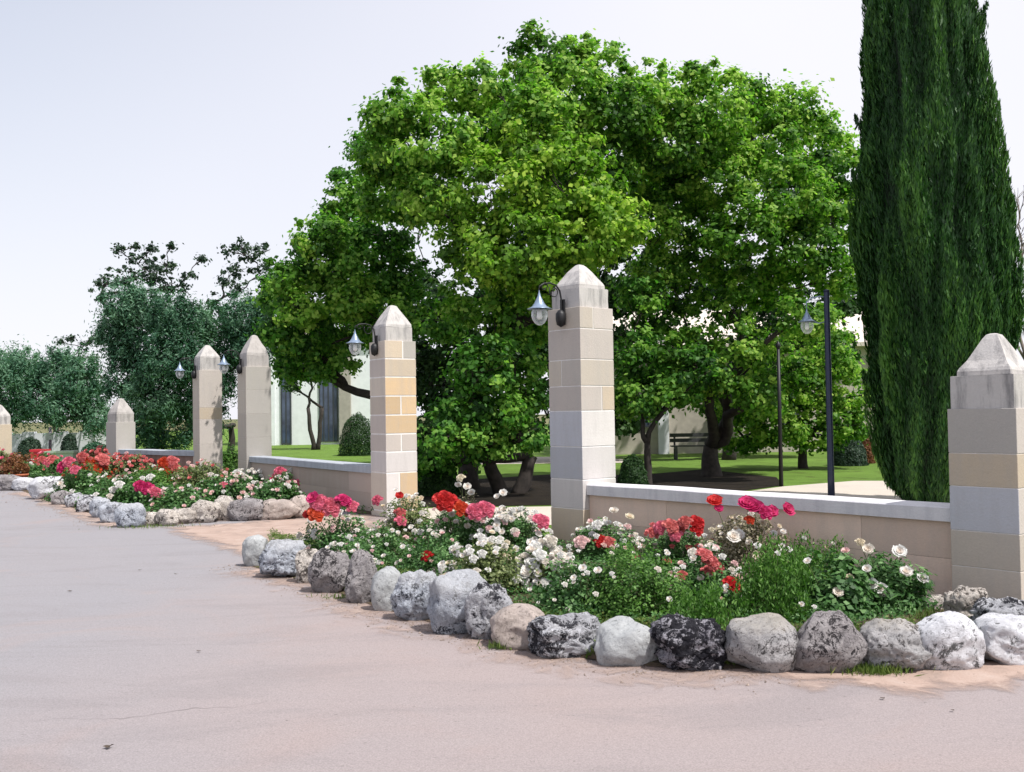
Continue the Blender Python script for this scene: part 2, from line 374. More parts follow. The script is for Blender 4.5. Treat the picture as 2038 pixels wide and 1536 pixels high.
def unit(a): return a / np.maximum(np.linalg.norm(a, axis=-1, keepdims=True), 1e-9)
def rdir(n): return unit(RNG.normal(size=(n, 3)))
def leaf_frames(nrm, ln, wd, droop=0.3):
    n = len(nrm); t = np.cross(nrm, rdir(n)); t[:, 2] -= droop; t = t - nrm * np.sum(t * nrm, 1, keepdims=True)
    t = unit(t); v = np.cross(nrm, t)
    s = RNG.uniform(0.65, 1.25, (n, 1))
    return t * ln * 0.5 * s, v * wd * 0.5 * s

def crown_leaves(lobes, sub_r, n_sub, n_leaf, ln, wd, up=0.5, rnd=0.6, flat=0.8, shell=0.72):
    """lobes: list of (centre, radius). Returns arrays"""
    Cs, Ns, Ts = [], [], []
    for (c, r) in lobes:
        c = np.array(c); k = max(4, int(n_sub * (r ** 2)))
        d = rdir(k); rr = r * (shell + (1 - shell) * RNG.random((k, 1)) ** 0.6) * RNG.uniform(0.82, 1.1, (k, 1))
        d[:, 2] = np.where(d[:, 2] < -0.3, d[:, 2] * 0.6, d[:, 2])
        sc = c + d * rr * np.array([1, 1, 0.9])
        spr = (RNG.random((k, 1)) < 0.16) & (d[:, 2:3] > -0.1)
        sc = np.where(spr, c + unit(d + np.array([0, 0, 0.5])) * r * RNG.uniform(0.98, 1.18, (k, 1)), sc)
        sr = sub_r * RNG.uniform(0.55, 1.5, (k, 1)); sr = np.where(spr, sub_r * 0.55, sr); st = RNG.normal(0, 0.22, (k, 1)) + RNG.normal(0, 0.10)
        m = n_leaf
        dd = rdir(k * m).reshape(k, m, 3); q = np.minimum(1.7, np.abs(RNG.normal(0, 0.56, (k, m, 1))) + 0.1)
        P = sc[:, None, :] + dd * (sr[:, None, :] * q) * np.array([1, 1, flat])
        nr = unit(dd * 0.7 + d[:, None, :] * 0.5 + np.array([0, 0, up]) + RNG.normal(0, rnd, (k, m, 3)))
        tt = 0.58 + st[:, None, :] + RNG.normal(0, 0.17, (k, m, 1))
        Cs.append(P.reshape(-1, 3)); Ns.append(nr.reshape(-1, 3)); Ts.append(tt.reshape(-1))
    C = np.concatenate(Cs); Nn = np.concatenate(Ns); T = np.concatenate(Ts)
    U, V = leaf_frames(Nn, ln, wd)
    return C, U, V, T

def limb(bm, a, b, r0, r1, wob=0.12, n=7, seg=8, sag=0.0):
    a = Vector(a); b = Vector(b); L = (b - a).length; pts = []; rs = []
    ph = random.random() * 20
    for i in range(n + 1):
        t = i / n; p = a.lerp(b, t)
        if 0 < i < n:
            p += Vector((noise.noise((ph, t * 2.5, 0)), noise.noise((ph, t * 2.5, 9)), 0.4 * noise.noise((ph, t * 2.5, 5)))) * wob * L
        p.z += sag * math.sin(math.pi * t) * L
        pts.append(p); rs.append(r0 + (r1 - r0) * t ** 0.8)
    tube(bm, pts, rs, seg); return pts

def tree(name, base, lobes_px, Y, leafmat, label, group='broadleaf trees in the garden', trunk_r=0.14, fork=1.2, stems=1,
         ln=0.115, wd=0.085, n_sub=80, n_leaf=84, sub_r=0.25, dy=1.0, extra=None, flat=0.8, up=0.5, barkmat=None, twigs=True, shell=0.72):
    root = empty(name, base); tag(root, label, 'tree', group)
    lobes = []
    for L in lobes_px:
        px, py, r = L[:3]; off = L[3] if len(L) > 3 else RNG.uniform(-dy, dy)
        yy = Y + off; p = atd(px, py, yy); lobes.append((np.array(p - Vector(base)), 1.06 * r * yy / F))
    C, U, V, T = crown_leaves(lobes, sub_r, n_sub, n_leaf, ln, wd, flat=flat, up=up, shell=shell)
    keep = C[:, 2] > 0.15
    quads('crown', C[keep], U[keep], V[keep], T[keep], leafmat, root)
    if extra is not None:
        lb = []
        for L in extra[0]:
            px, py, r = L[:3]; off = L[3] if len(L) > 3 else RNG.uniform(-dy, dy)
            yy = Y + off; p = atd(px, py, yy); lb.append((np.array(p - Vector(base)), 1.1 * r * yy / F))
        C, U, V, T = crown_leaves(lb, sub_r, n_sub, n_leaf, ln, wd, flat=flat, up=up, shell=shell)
        quads('sun_tinted_crown', C, U, V, T, extra[1], root); lobes += lb  # front lobes in a lighter leaf colour, sunlight put into the tint
    bm = bmesh.new(); forks = []
    for s in range(stems):
        a = s * 2 * math.pi / max(1, stems) + 0.4
        sp = 0.0 if stems == 1 else trunk_r * 0.9
        top = Vector((math.cos(a) * sp * 3.2, math.sin(a) * sp * 2, fork))
        pts = limb(bm, (math.cos(a) * sp, math.sin(a) * sp, -0.1), top, trunk_r * (1.25 if stems == 1 else 1.0), trunk_r * 0.72, 0.06, 6, 10)
        forks.append(top)
    order = sorted(range(len(lobes)), key=lambda i: lobes[i][0][2])
    nodes = [(f, trunk_r * 0.72) for f in forks]
    for ii, i in enumerate(order):
        c = Vector(lobes[i][0]); best = nodes[min(ii, stems - 1)] if ii < max(stems, 3 if fork < 1.3 else 1) else min(nodes, key=lambda q: (q[0] - c).length + max(0, q[0].z - c.z) * 3)
        r0 = best[1] * (0.96 if (stems == 1 and ii < 3) else 0.82); r1 = max(0.018, r0 * 0.55)
        pts = limb(bm, best[0], c, r0, r1, 0.14, 7, 7)
        nodes.append((pts[3], r0 * 0.85)); nodes.append((c, r1))
        if twigs:
            for k in range(6):
                d = Vector(rdir(1)[0]); d.z = abs(d.z) * 0.6
                limb(bm, pts[4] if k % 2 else c, c + d * lobes[i][1] * 0.9, r1 * 0.6, 0.006, 0.15, 4, 4)
    bmobj('trunk', bm, barkmat or M_BARK, root)
    return root

# ------------------------------------------------------------------ pillars
PAL = {'p': (0.78, 0.745, 0.715), 'w': (0.82, 0.80, 0.79), 'g': (0.70, 0.68, 0.655), 'b': (0.735, 0.74, 0.765), 't': (0.80, 0.70, 0.565), 'e': (0.78, 0.72, 0.64), 'k': (0.78, 0.74, 0.69)}
def blocks(bm, lay, s, z0, z1, courses, g):
    """courses from the top down: (height, front-face code, side-face code, split of the side face or None)"""
    pr = 0.005; h = s / 2
    _, fs = box(bm, -h + pr, h - pr, -h + pr, h - pr, z0, z1)      # mortar core
    for f in fs:
        for l in f.loops: l[lay] = (0.90, 0.89, 0.88, 1)
    z = z1; ci = 0
    while z > z0 + 1e-4:
        ch, ca, cb, split = courses[min(ci, len(courses) - 1)]; ci += 1
        zt = z; z = max(z0, z - ch)
        if z - z0 < 0.08: z = z0
        cuts = [(-h, h)] if split is None else [(-h, -h + s * abs(split)), (-h + s * abs(split), h)]
        for n, (a, b) in enumerate(cuts):
            a2 = a + (g / 2 if a > -h else 0); b2 = b - (g / 2 if b < h else 0)
            args = (-h, h, a2, b2) if (split or 1) > 0 else (a2, b2, -h, h)
            _, fs = box(bm, *args, z + (g / 2 if z > z0 else 0.0), zt - (g / 2 if zt < z1 else -0.001))
            bm.normal_update()
            k = random.uniform(0.95, 1.04)
            for f in fs:
                code = cb[min(n, len(cb) - 1)] if f.normal.x > 0.5 or (split or 1) < 0 and len(ca) == 1 and f.normal.x > .5 else ca[min(n, len(ca) - 1)]
                c = PAL[code]
                for l in f.loops: l[lay] = (c[0] * k, c[1] * k, c[2] * k, 1)
def ogive(bm, s, z0, prof, jit=0.004, ms=8):
    """square lofted cap: prof = [(half-size factor, dz)]; slightly uneven"""
    rings = []
    for (k, dz) in prof:
        hh = s / 2 * k; ring = []
        per = []
        for side in range(4):
            for i in range(ms):
                t = -1 + 2 * i / ms
                per.append({0: (t, -1), 1: (1, t), 2: (-t, 1), 3: (-1, -t)}[side])
        for (x, y) in per:
            L = max(1e-6, math.hypot(x, y)); rr = 1.0 / (1.0 + 0.04 * max(0, L - 1.2))
            p = Vector((x * hh * rr, y * hh * rr, z0 + dz))
            p += Vector((noise.noise(p * 9), noise.noise(p * 9 + Vector((5, 5, 5))), noise.noise(p * 7))) * jit
            ring.append(bm.verts.new(p))
        rings.append(ring)
    n = len(rings[0])
    for a, b in zip(rings, rings[1:]):
        for k in range(n): bm.faces.new((a[k], a[(k + 1) % n], b[(k + 1) % n], b[k]))
    bm.faces.new(rings[0][::-1]); bm.faces.new(rings[-1])

PIL = {}
S = 0.55
def pillar(key, ax, ay, Y, rz, label, capmat, style, courses, g=0.008):
    ap = atd(ax, ay, Y); H = ap.z
    root = empty('stone_pillar', (ap.x, ap.y, 0), rz)
    tag(root, label, 'pillar', 'stone gate pillars along the garden wall')
    caph, colh, colk = style
    zs = H - caph - colh
    bm = bmesh.new(); lay = bm.loops.layers.color.new('Col')
    blocks(bm, lay, S, 0.0, zs, courses, g)
    bmesh.ops.bevel(bm, geom=[e for e in bm.edges if e.calc_length() > 0.05], offset=0.003, segments=1, affect='EDGES')
    bmobj('shaft', bm, M_BLOCK, root)
    bm = bmesh.new(); ogive(bm, S, zs, [(colk * 1.0, 0.0), (colk, colh * 0.5), (colk, colh)], 0.006); bmobj('collar', bm, capmat, root)
    bm = bmesh.new()
    k = colk
    if key in ('E',):
        k = 0.84; prof = [(k * 0.93, 0), (k * 0.93, 0.035), (k * 0.88, 0.06), (k * 0.68, caph * 0.36), (k * 0.50, caph * 0.6), (k * 0.30, caph * 0.86), (k * 0.2, caph * 0.97), (k * 0.08, caph)]
    elif key == 'D':
        prof = [(k * 0.88, 0), (k * 0.88, 0.045), (k * 0.84, 0.07), (k * 0.67, caph * 0.42), (k * 0.45, caph * 0.70), (k * 0.24, caph * 0.90), (k * 0.14, caph * 0.975), (0.04, caph)]
    else:
        prof = [(k * 0.98, 0), (k * 0.95, caph * 0.12), (k * 0.79, caph * 0.34), (k * 0.58, caph * 0.58), (k * 0.35, caph * 0.82), (k * 0.24, caph * 0.95), (0.08, caph)]
    ogive(bm, S, zs + colh + 0.002, prof, 0.012 if key not in ('E', 'D') else 0.006)
    bmobj('pointed_cap', bm, capmat, root)
    PIL[key] = dict(root=root, p=Vector((ap.x, ap.y, 0)), rz=rz, H=H, zs=zs)
    return root
def pp(ax, ay, Y): v = atd(ax, ay, Y); return Vector((v.x, v.y, 0))
spec = {'E': (1978, 664, 8.19), 'D': (1153, 527, 11.9), 'C': (780, 608, 16.0), 'B': (505, 667, 21.4), 'A': (412, 687, 24.2),
        'S': (240, 793, 27.0), 'Z': (-2, 805, 31.0)}
P0 = {k: pp(*v) for k, v in spec.items()}
def ang(a, b):      # rotation so that local +x runs along the wall from a (far) to b (near)
    d = P0[b] - P0[a]; return math.atan2(d.y, d.x)
pillar('E', *spec['E'], ang('D', 'E'), 'short pale pillar with a stepped pointed top at the right edge, nearest of all', M_CAPST, (0.345, 0.27, 0.93), [(.36,'g','p',None),(.27,'e','e',None),(.36,'b','p',None),(.29,'k','k',None),(.5,'k','k',0.55)], 0.006)
pillar('D', *spec['D'], ang('D', 'E'), 'tall pale block pillar with lantern, joined to the wall beside the lamp pole', M_CAPST, (0.31, 0.23, 0.87), [(.25,'k','kp',0.4),(.36,'p','p',None),(.31,'kp','k',-0.4),(.29,'p','pe',0.62),(.42,'b','w',None),(.38,'b','w',None),(.34,'w','w',None),(.5,'e','e',None)], 0.012)
pillar('C', *spec['C'], ang('B', 'C'), 'tall pillar of cream and tan blocks with white joints, right of the round bush', M_CAPST, (0.37, 0.22, 0.86), [(.28,'k','eg',0.58),(.29,'p','e',None),(.30,'k','t',None),(.30,'k','t',0.5),(.30,'p','t',None),(.28,'p','pp',0.5),(.33,'w','w',None),(.6,'k','wt',0.42)], 0.022)
pillar('B', *spec['B'], ang('B', 'C'), 'tall grey pillar with worn rounded top where the low grey wall begins', M_CAPDK, (0.45, 0.24, 0.88), [(.5,'k','g',None),(.5,'k','g',None)], 0.003)
pillar('A', *spec['A'], ang('A', 'B'), 'tall pale pillar with one tan band, just left of the grey pillar', M_CAPST, (0.32, 0.30, 0.88), [(.9,'k','p',None),(.28,'k','e',None),(.6,'k','p',None),(.6,'k','p',None)], 0.004)
pillar('S', *spec['S'], ang('S', 'A'), 'short weathered grey pillar in front of the dark green olive trees', M_CAPDK, (0.42, 0.22, 0.90), [(2,'g','g',None)], 0.003)
pillar('Z', *spec['Z'], ang('S', 'A'), 'short tan pillar cut off by the left edge', M_CAPST, (0.38, 0.24, 0.90), [(2,'e','e',None)], 0.003)

# ------------------------------------------------------------------ walls between pillars
def wall(a, b, zt, capmat, label, joints, colset, a_ext=0.0):
    pa, pb = P0[a], P0[b]; d = (pb - pa); L = d.length; rz = math.atan2(d.y, d.x)
    root = empty('garden_wall', pa, rz)
    tag(root, label, 'wall', 'low garden walls between the pillars')
    x0 = S / 2 + 0.001; x1 = L - S / 2 - 0.001
    if abs(PIL[a]['rz'] - rz) > 0.02: x0 -= 0.03
    if abs(PIL[b]['rz'] - rz) > 0.02: x1 += 0.03
    yf = -S / 2 + 0.10; yb = yf + 0.26; th = 0.125
    bm = bmesh.new(); lay = bm.loops.layers.color.new('Col')
    zc = [0.0, 0.33, zt - th]
    _, fs = box(bm, x0, x1, yf + 0.005, yb, 0, zt - th)
    for f in fs:
        for l in f.loops: l[lay] = (0.60, 0.54, 0.50, 1)
    for zi in range(2):
        xs = [x0] + [x0 + (x1 - x0) * j for j in joints[zi]] + [x1]
        for u, v in zip(xs, xs[1:]):
            k = random.uniform(0.94, 1.05)
            _, fs = box(bm, u + 0.0016, v - 0.0016, yf, yf + 0.1, zc[zi] + 0.0016, zc[zi + 1] - 0.0016)
            for f in fs:
                for l in f.loops: l[lay] = (colset[0] * k, colset[1] * k, colset[2] * k, 1)
    bmobj('wall_body', bm, M_WALL, root)
    bm = bmesh.new(); n = 40
    rings = []
    for i in range(n + 1):
        x = x0 + (x1 - x0) * i / n; w = 0.004 * noise.noise((x * 2.3, 0, 3))
        zz = zt + 0.006 * noise.noise((x * 1.1, 4, 1))
        rings.append([bm.verts.new(p) for p in ((x, yf - 0.045 + w, zt - th + 0.002), (x, yf - 0.045 + w, zz - 0.012), (x, yf - 0.033 + w, zz), (x, yb + 0.033, zz), (x, yb + 0.045, zz - 0.012), (x, yb + 0.045, zt - th + 0.002))])
    for p, q in zip(rings, rings[1:]):
        for k in range(6): bm.faces.new((p[k], p[(k + 1) % 6], q[(k + 1) % 6], q[k]))
    bm.faces.new(rings[0][::-1]); bm.faces.new(rings[-1])
    bmesh.ops.recalc_face_normals(bm, faces=bm.faces)
    bmobj('coping', bm, capmat, root)
    return root
wall('D', 'E', 0.765, M_COPE, 'low beige wall with white coping running from lantern pillar to the right edge pillar', [[0.2, 0.5, 0.74], [0.27, 0.52, 0.8]], (0.86, 0.765, 0.70))
wall('B', 'C', 0.78, M_COPEG, 'low brown-grey wall with blue-grey coping in front of the lawn', [[0.3, 0.66], [0.45, 0.82]], (0.72, 0.655, 0.61))
wall('S', 'A', 0.80, M_COPEG, 'low stone wall with grey coping behind the red flowers at left', [[0.4, 0.7], [0.33, 0.8]], (0.52, 0.42, 0.39))

# ------------------------------------------------------------------ lanterns
def lantern_parts(root, c, k=1.0):
    bm = bmesh.new()
    lathe(bm, [(0.002, 0.20 * k), (0.006 * k, 0.17 * k), (0.016 * k, 0.13 * k), (0.03 * k, 0.10 * k), (0.052 * k, 0.055 * k), (0.075 * k, 0.025 * k), (0.105 * k, 0.008 * k), (0.125 * k, 0.0), (0.118 * k, -0.006 * k), (0.08 * k, 0.002 * k)], 28)
    bmobj('lamp_hat', bm, M_HAT, root, loc=c)
    bm = bmesh.new()
    lathe(bm, [(0.066 * k, -0.004 * k), (0.082 * k, -0.03 * k), (0.084 * k, -0.07 * k), (0.072 * k, -0.11 * k), (0.05 * k, -0.145 * k), (0.02 * k, -0.165 * k), (0.001, -0.168 * k)], 24)
    bmobj('glass_globe', bm, M_GLASS, root, loc=c)
    bm = bmesh.new()
    lathe(bm, [(0.001, 0.0), (0.024 * k, -0.004 * k), (0.026 * k, -0.06 * k), (0.03 * k, -0.08 * k), (0.022 * k, -0.105 * k), (0.001, -0.112 * k)], 14)
    bmobj('bulb', bm, M_BULB, root, loc=c)
def wall_lantern(key, zc, label, k=1.15, reach=0.38):
    P = PIL[key]; root = empty('wall_lantern', P['p'] + Vector((0, 0, zc)), P['rz'])
    tag(root, label, 'lantern', 'lanterns hung on the pillars')
    f = -S / 2
    lantern_parts(root, Vector((0, f - reach, 0)), k)
    bm = bmesh.new()
    pts = [(0, f - 0.02, -0.14), (0, f - 0.03, 0.0), (0, f - 0.035, 0.14), (0, f - 0.055, 0.23), (0, f - 0.11, 0.29), (0, f - 0.20, 0.31), (0, f - 0.30, 0.30), (0, f - reach + 0.01, 0.265), (0, f - reach, 0.19 * k)]
    tube(bm, pts, [0.010, 0.011, 0.011, 0.011, 0.01, 0.01, 0.01, 0.009, 0.008], 8)
    sc = []
    for i in range(22):
        a = i / 21 * 2.3 * math.pi; r = 0.085 * (1 - i / 26)
        sc.append((0, f - 0.14 + r * math.cos(a + 2.6), 0.22 + r * math.sin(a + 2.6)))
    tube(bm, sc, 0.006, 6)
    sc = []
    for i in range(18):
        a = i / 17 * 2.0 * math.pi; r = 0.06 * (1 - i / 24)
        sc.append((0, f - 0.30 + r * math.cos(a), 0.255 + r * math.sin(a)))
    tube(bm, sc, 0.005, 6)
    bmobj('curled_arm', bm, M_IRON, root)
    bm = bmesh.new(); box(bm, -0.035, 0.035, f - 0.022, f - 0.001, -0.17, 0.13)
    lathe(bm, [(0.001, -0.20), (0.05, -0.17), (0.062, -0.10), (0.06, -0.04), (0.03, 0.0), (0.001, 0.01)], 14, 0, f - 0.045)
    bmobj('bracket', bm, M_IRON, root)
wall_lantern('D', 2.80, 'blue-grey lantern with clear glass globe on the tall lantern pillar')
wall_lantern('C', 2.74, 'lantern hanging among leaves left of the cream and tan block pillar')
wall_lantern('B', 2.72, 'small lantern between the two slim far pillars, fixed to the right one')
wall_lantern('A', 2.74, 'faint lantern at the far left pillar with the tan band')

# pole lamp
pb = at(1655, 1001); pt = atd(1641, 580, pb.y)
root = empty('pole_lamp', pb); tag(root, 'slim dark blue pole lamp with small glass lantern standing behind the white coping', 'street lamp')
bm = bmesh.new(); H = pt.z
tube(bm, [(0, 0, 0), (0, 0, 0.5), (0, 0, H * 0.6), (0, 0, H - 0.03), (0, 0, H)], [0.060, 0.056, 0.050, 0.046, 0.046], 16)
bmobj('pole', bm, M_POLE, root)
bm = bmesh.new(); tube(bm, [(0, 0, H - 0.002), (0, 0, H + 0.02), (0, 0, H + 0.035)], [0.05, 0.05, 0.02], 16); bmobj('pole_cap', bm, M_POLE, root)
lc = atd(1606, 640, pb.y) - pb
lantern_parts(root, Vector((lc.x, 0, lc.z)), 1.25)
bm = bmesh.new()
tube(bm, [(0, 0, H - 0.10), (lc.x * 0.35, 0, H - 0.08), (lc.x * 0.75, 0, H - 0.11), (lc.x, 0, H - 0.17), (lc.x, 0, lc.z + 0.22)], 0.011, 8)
bmobj('curled_arm', bm, M_HAT, root)
bm = bmesh.new(); tube(bm, [(0, 0, lc.z + 0.0), (lc.x * 0.4, 0, lc.z - 0.03), (lc.x * 0.8, 0, lc.z - 0.002)], 0.010, 8); bmobj('brace', bm, M_HAT, root)
# thin dark posts in the garden
for (px, y0, yb, lab) in ((1555, 690, 968, 'thin black post standing in the tree shade left of the pole lamp'), (886, 745, 955, 'thin dark post seen between the tan block pillar and small forked tree')):
    b0 = at(px, yb); h = atd(px, y0, b0.y).z
    o = empty('garden_post', b0); tag(o, lab, 'post')
    bm = bmesh.new(); tube(bm, [(0, 0, 0), (0, 0, h)], [0.045, 0.035], 10); bmobj('shaft', bm, M_IRON, o)
    bm = bmesh.new(); lathe(bm, [(0.001, h + 0.12), (0.05, h + 0.06), (0.06, h), (0.03, h - 0.03), (0.001, h - 0.03)], 12); bmobj('finial', bm, M_IRON, o)

# ------------------------------------------------------------------ ground
sheet('ground', [(-700, -60), (700, -60), (700, 900), (-700, 900)], -0.012, M_GROUND)
dl = (P0['E'] - P0['D']).normalized()
lineE = P0['E'] + dl * 14; far = P0['Z'] + (P0['Z'] - P0['S']).normalized() * 60
sheet('road', [(-60, -12), (30, -12), (lineE.x + 3, lineE.y), lineE[:2], P0['E'][:2], P0['D'][:2], P0['C'][:2], P0['B'][:2], P0['A'][:2], P0['S'][:2], P0['Z'][:2], far[:2], (-90, 60)], -0.004, M_ROAD)
lw = [lineE, P0['E'], P0['D'], P0['C'], P0['B'], P0['A'], P0['S'], P0['Z'], far]
sheet('lawn', [(p.x + 0.1, p.y + 0.1) for p in lw] + [(-40, 140), (90, 140), (60, 0)], 0.0, M_LAWN)
pa = [at(1400, 990), at(1560, 968), at(1700, 957), at(1775, 957), at(1850, 965), at(2200, 985), at(2300, 1150), at(2100, 1130), at(1900, 1050), at(1500, 1025), at(1200, 1030), at(1100, 1045), at(830, 1045), at(840, 1012), at(1100, 1008)]
sheet('path', [p[:2] for p in pa], 0.004, M_PATH)
pb2 = [at(900, 925), at(1110, 922), at(1240, 921), at(1240, 914), at(1100, 909), at(920, 911)]
sheet('path', [p[:2] for p in pb2], 0.006, M_PATH)

M_TREESHADE = ground_mat('painted_tree_shade', (0.014, 0.011, 0.009), (0.03, 0.023, 0.016), 3.0, 50, 0.9)  # near-black ground colour that paints in the shade under the trees
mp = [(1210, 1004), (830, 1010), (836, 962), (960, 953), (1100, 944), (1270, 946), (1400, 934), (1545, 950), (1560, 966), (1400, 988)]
sheet('tree_shade_patch', [at(*p)[:2] for p in mp], 0.008, M_TREESHADE)  # sheet laid where the trees' shade falls, shade put into its colour
# garden beds -------------------------------------------------------
rock_line = [(486, 1122), (540, 1140), (620, 1160), (740, 1205), (860, 1240), (960, 1265), (1060, 1293), (1190, 1315), (1300, 1328), (1440, 1332), (1580, 1332), (1710, 1332), (1840, 1328), (1950, 1320), (2080, 1308), (2300, 1300)]
far_line = [(40, 975), (66, 985), (120, 1003), (180, 1022), (245, 1043), (300, 1042), (370, 1038), (450, 1032), (530, 1029), (612, 1027)]
wn = Vector((dl.y, -dl.x, 0))
if wn.x > 0: wn = -wn
def bed(name, front, back, label=None):
    F1 = [at(*p) for p in front]; pts = [Vector((p.x, p.y, 0)) for p in F1] + back
    bm = bmesh.new(); bm.faces.new([bm.verts.new((p.x, p.y, 0.0)) for p in pts])
    bmesh.ops.triangulate(bm, faces=bm.faces)
    for _ in range(3): bmesh.ops.subdivide_edges(bm, edges=bm.edges, cuts=1, use_grid_fill=True)
    for v in bm.verts:
        v.co.z = 0.03 + 0.03 * noise.noise(v.co * 3)
    for v in bm.verts:
        if v.is_boundary: v.co.z = 0.006
    bm.normal_update()
    for f in bm.faces:
        if f.normal.z < 0: f.normal_flip()
    o = bmobj(name, bm, M_SOIL, smooth=True); tag(o, kind='structure'); return o
bed('flower_bed_soil', rock_line, [P0['E'] + dl * 4, P0['E'] + wn * 0.15, P0['D'] + wn * 0.15, P0['D'] - dl * 0.6 + wn * 0.3, at(830, 1062), at(620, 1075), at(520, 1090)])
bed('flower_bed_soil', far_line, [at(640, 1010), P0['C'] - dl * 0.6 + wn * 0.3, P0['C'] + wn * 0.15, P0['B'] + wn * 0.2, P0['B'] - dl * 0.8 + wn * 0.4, at(300, 950), at(140, 950), at(60, 965)])
bed('flower_bed_soil', [(-200, 985), (0, 976), (30, 972), (62, 966)], [at(140, 940), at(300, 930), P0['S'] + wn * 0.3, P0['Z'] + wn * 0.3, at(-300, 930)])

def verge(name, line, w_out, w_in, amp=1.0):
    pts = [at(*p) for p in line]; dense = []
    for a, b in zip(pts, pts[1:]):
        for k in range(10): dense.append(a.lerp(b, k / 10))
    dense.append(pts[-1]); n = len(dense)
    me_v, al = [], []
    rows = [(-w_in, 1.0), (0, 1.0), (w_out * 0.3, 0.8), (w_out * 0.65, 0.45), (w_out, 0.0)]
    for i, p in enumerate(dense):
        d = (dense[min(i + 1, n - 1)] - dense[max(i - 1, 0)]).normalized(); nn = Vector((d.y, -d.x, 0))
        wv = 0.7 + 0.9 * (noise.noise((i * 0.11, 3, 0)) + 0.4)
        end = min(1, i / 6, (n - 1 - i) / 6)
        for (o, a) in rows:
            q = p + nn * (o * (wv if o > 0 else 1)); me_v.append((q.x, q.y, 0.002 + (0.0005 if o > 0 else 0))); al.append(a * end * amp(p) if callable(amp) else a * end * amp)
    me = bpy.data.meshes.new(name); fs = []
    for i in range(n - 1):
        for k in range(4):
            a = i * 5 + k; fs.append((a, a + 1, a + 6, a + 5))
    me.from_pydata(me_v, [], fs); me.update()
    at_ = me.attributes.new('alpha', 'FLOAT', 'POINT'); at_.data.foreach_set('value', al)
    o = link(name, me, M_DIRT); tag(o, kind='structure'); return o
verge('dirt_verge', rock_line, 0.55, 0.25, lambda p: 0.38 + 0.7 * max(0, min(1, (p.x - 1.3) / 1.0)) + (0.15 if p.x < -2 else 0))
verge('dirt_verge', far_line, 0.45, 0.3, 0.6)
# dusty drive mouth between the two beds
pts = [at(*p) for p in ((330, 1050), (470, 1040), (620, 1028), (760, 1020), (760, 1050), (620, 1068), (540, 1075), (490, 1110), (430, 1085), (360, 1065))]
bm = bmesh.new(); c = sum((Vector(p) for p in pts), Vector()) / len(pts)
al_l = bm.verts.layers.float.new('alpha')
cv = bm.verts.new((c.x, c.y, 0.0016)); cv[al_l] = 1.0
r1 = []; r2 = []
for p in pts:
    a = bm.verts.new((c.x + (p.x - c.x) * 0.7, c.y + (p.y - c.y) * 0.7, 0.0016)); a[al_l] = 0.85; r1.append(a)
    b = bm.verts.new((c.x + (p.x - c.x) * 1.15, c.y + (p.y - c.y) * 1.15, 0.0016)); b[al_l] = 0.0; r2.append(b)
for i in range(len(pts)):
    j = (i + 1) % len(pts); bm.faces.new((cv, r1[i], r1[j])); bm.faces.new((r1[i], r2[i], r2[j], r1[j]))
o = bmobj('dirt_patch', bm, M_DIRT); tag(o, kind='structure')

# ------------------------------------------------------------------ rocks
def rock_mesh(seed, w, d, h, sub, rough, pits, cuts=9, peak=0.0):
    rs = random.Random(seed)
    bm = bmesh.new(); bmesh.ops.create_icosphere(bm, subdivisions=sub, radius=1.0)
    planes = []
    for i in range(cuts):
        v = Vector((rs.gauss(0, 1), rs.gauss(0, 1), rs.gauss(0, 0.8))).normalized(); planes.append((v, rs.uniform(0.68, 0.98)))
    off = Vector((seed * 3.1, seed * 1.7, seed * 0.9))
    for v in bm.verts:
        p = v.co.normalized(); r = 1.0
        for (n, hh) in planes:
            k = p.dot(n)
            if k > 0: r = min(r, hh / k) if hh / k < r else r
        r = 0.92 * r + 0.08
        r *= (abs(p.x) ** 3 + abs(p.y) ** 3 + abs(p.z) ** 3) ** (-0.27)
        q = p * 1.4 + off
        r += 0.14 * noise.noise(q) + rough * (0.15 * noise.noise(q * 2.1) + 0.09 * (0.5 - abs(noise.noise(q * 3.4))) + 0.06 * noise.noise(q * 6) + 0.03 * noise.noise(q * 13))
        if pits > 0:
            dd = noise.voronoi(q * 2.6)[0]; r -= pits * 0.20 * max(0, 0.32 - dd[0]) / 0.32
            dd = noise.voronoi(q * 6.5)[0]; r -= pits * 0.08 * max(0, 0.42 - dd[0]) / 0.42
            if sub >= 5: r += pits * 0.035 * noise.noise(q * 19)
        x, y, z = p * r
        if z > 0: x *= 1 - peak * z; y *= 1 - peak * z
        v.co = Vector((x * w / 2, y * d / 2, z * h / 2))
    for axis, sz in ((0, w), (1, d), (2, h)):
        lo = min(v.co[axis] for v in bm.verts); hi = max(v.co[axis] for v in bm.verts)
        for v in bm.verts: v.co[axis] = (v.co[axis] - lo) / (hi - lo) * sz - (sz / 2 if axis < 2 else 0)
    return bm
FG = 'rocks edging the far flower bed'
ri = 0
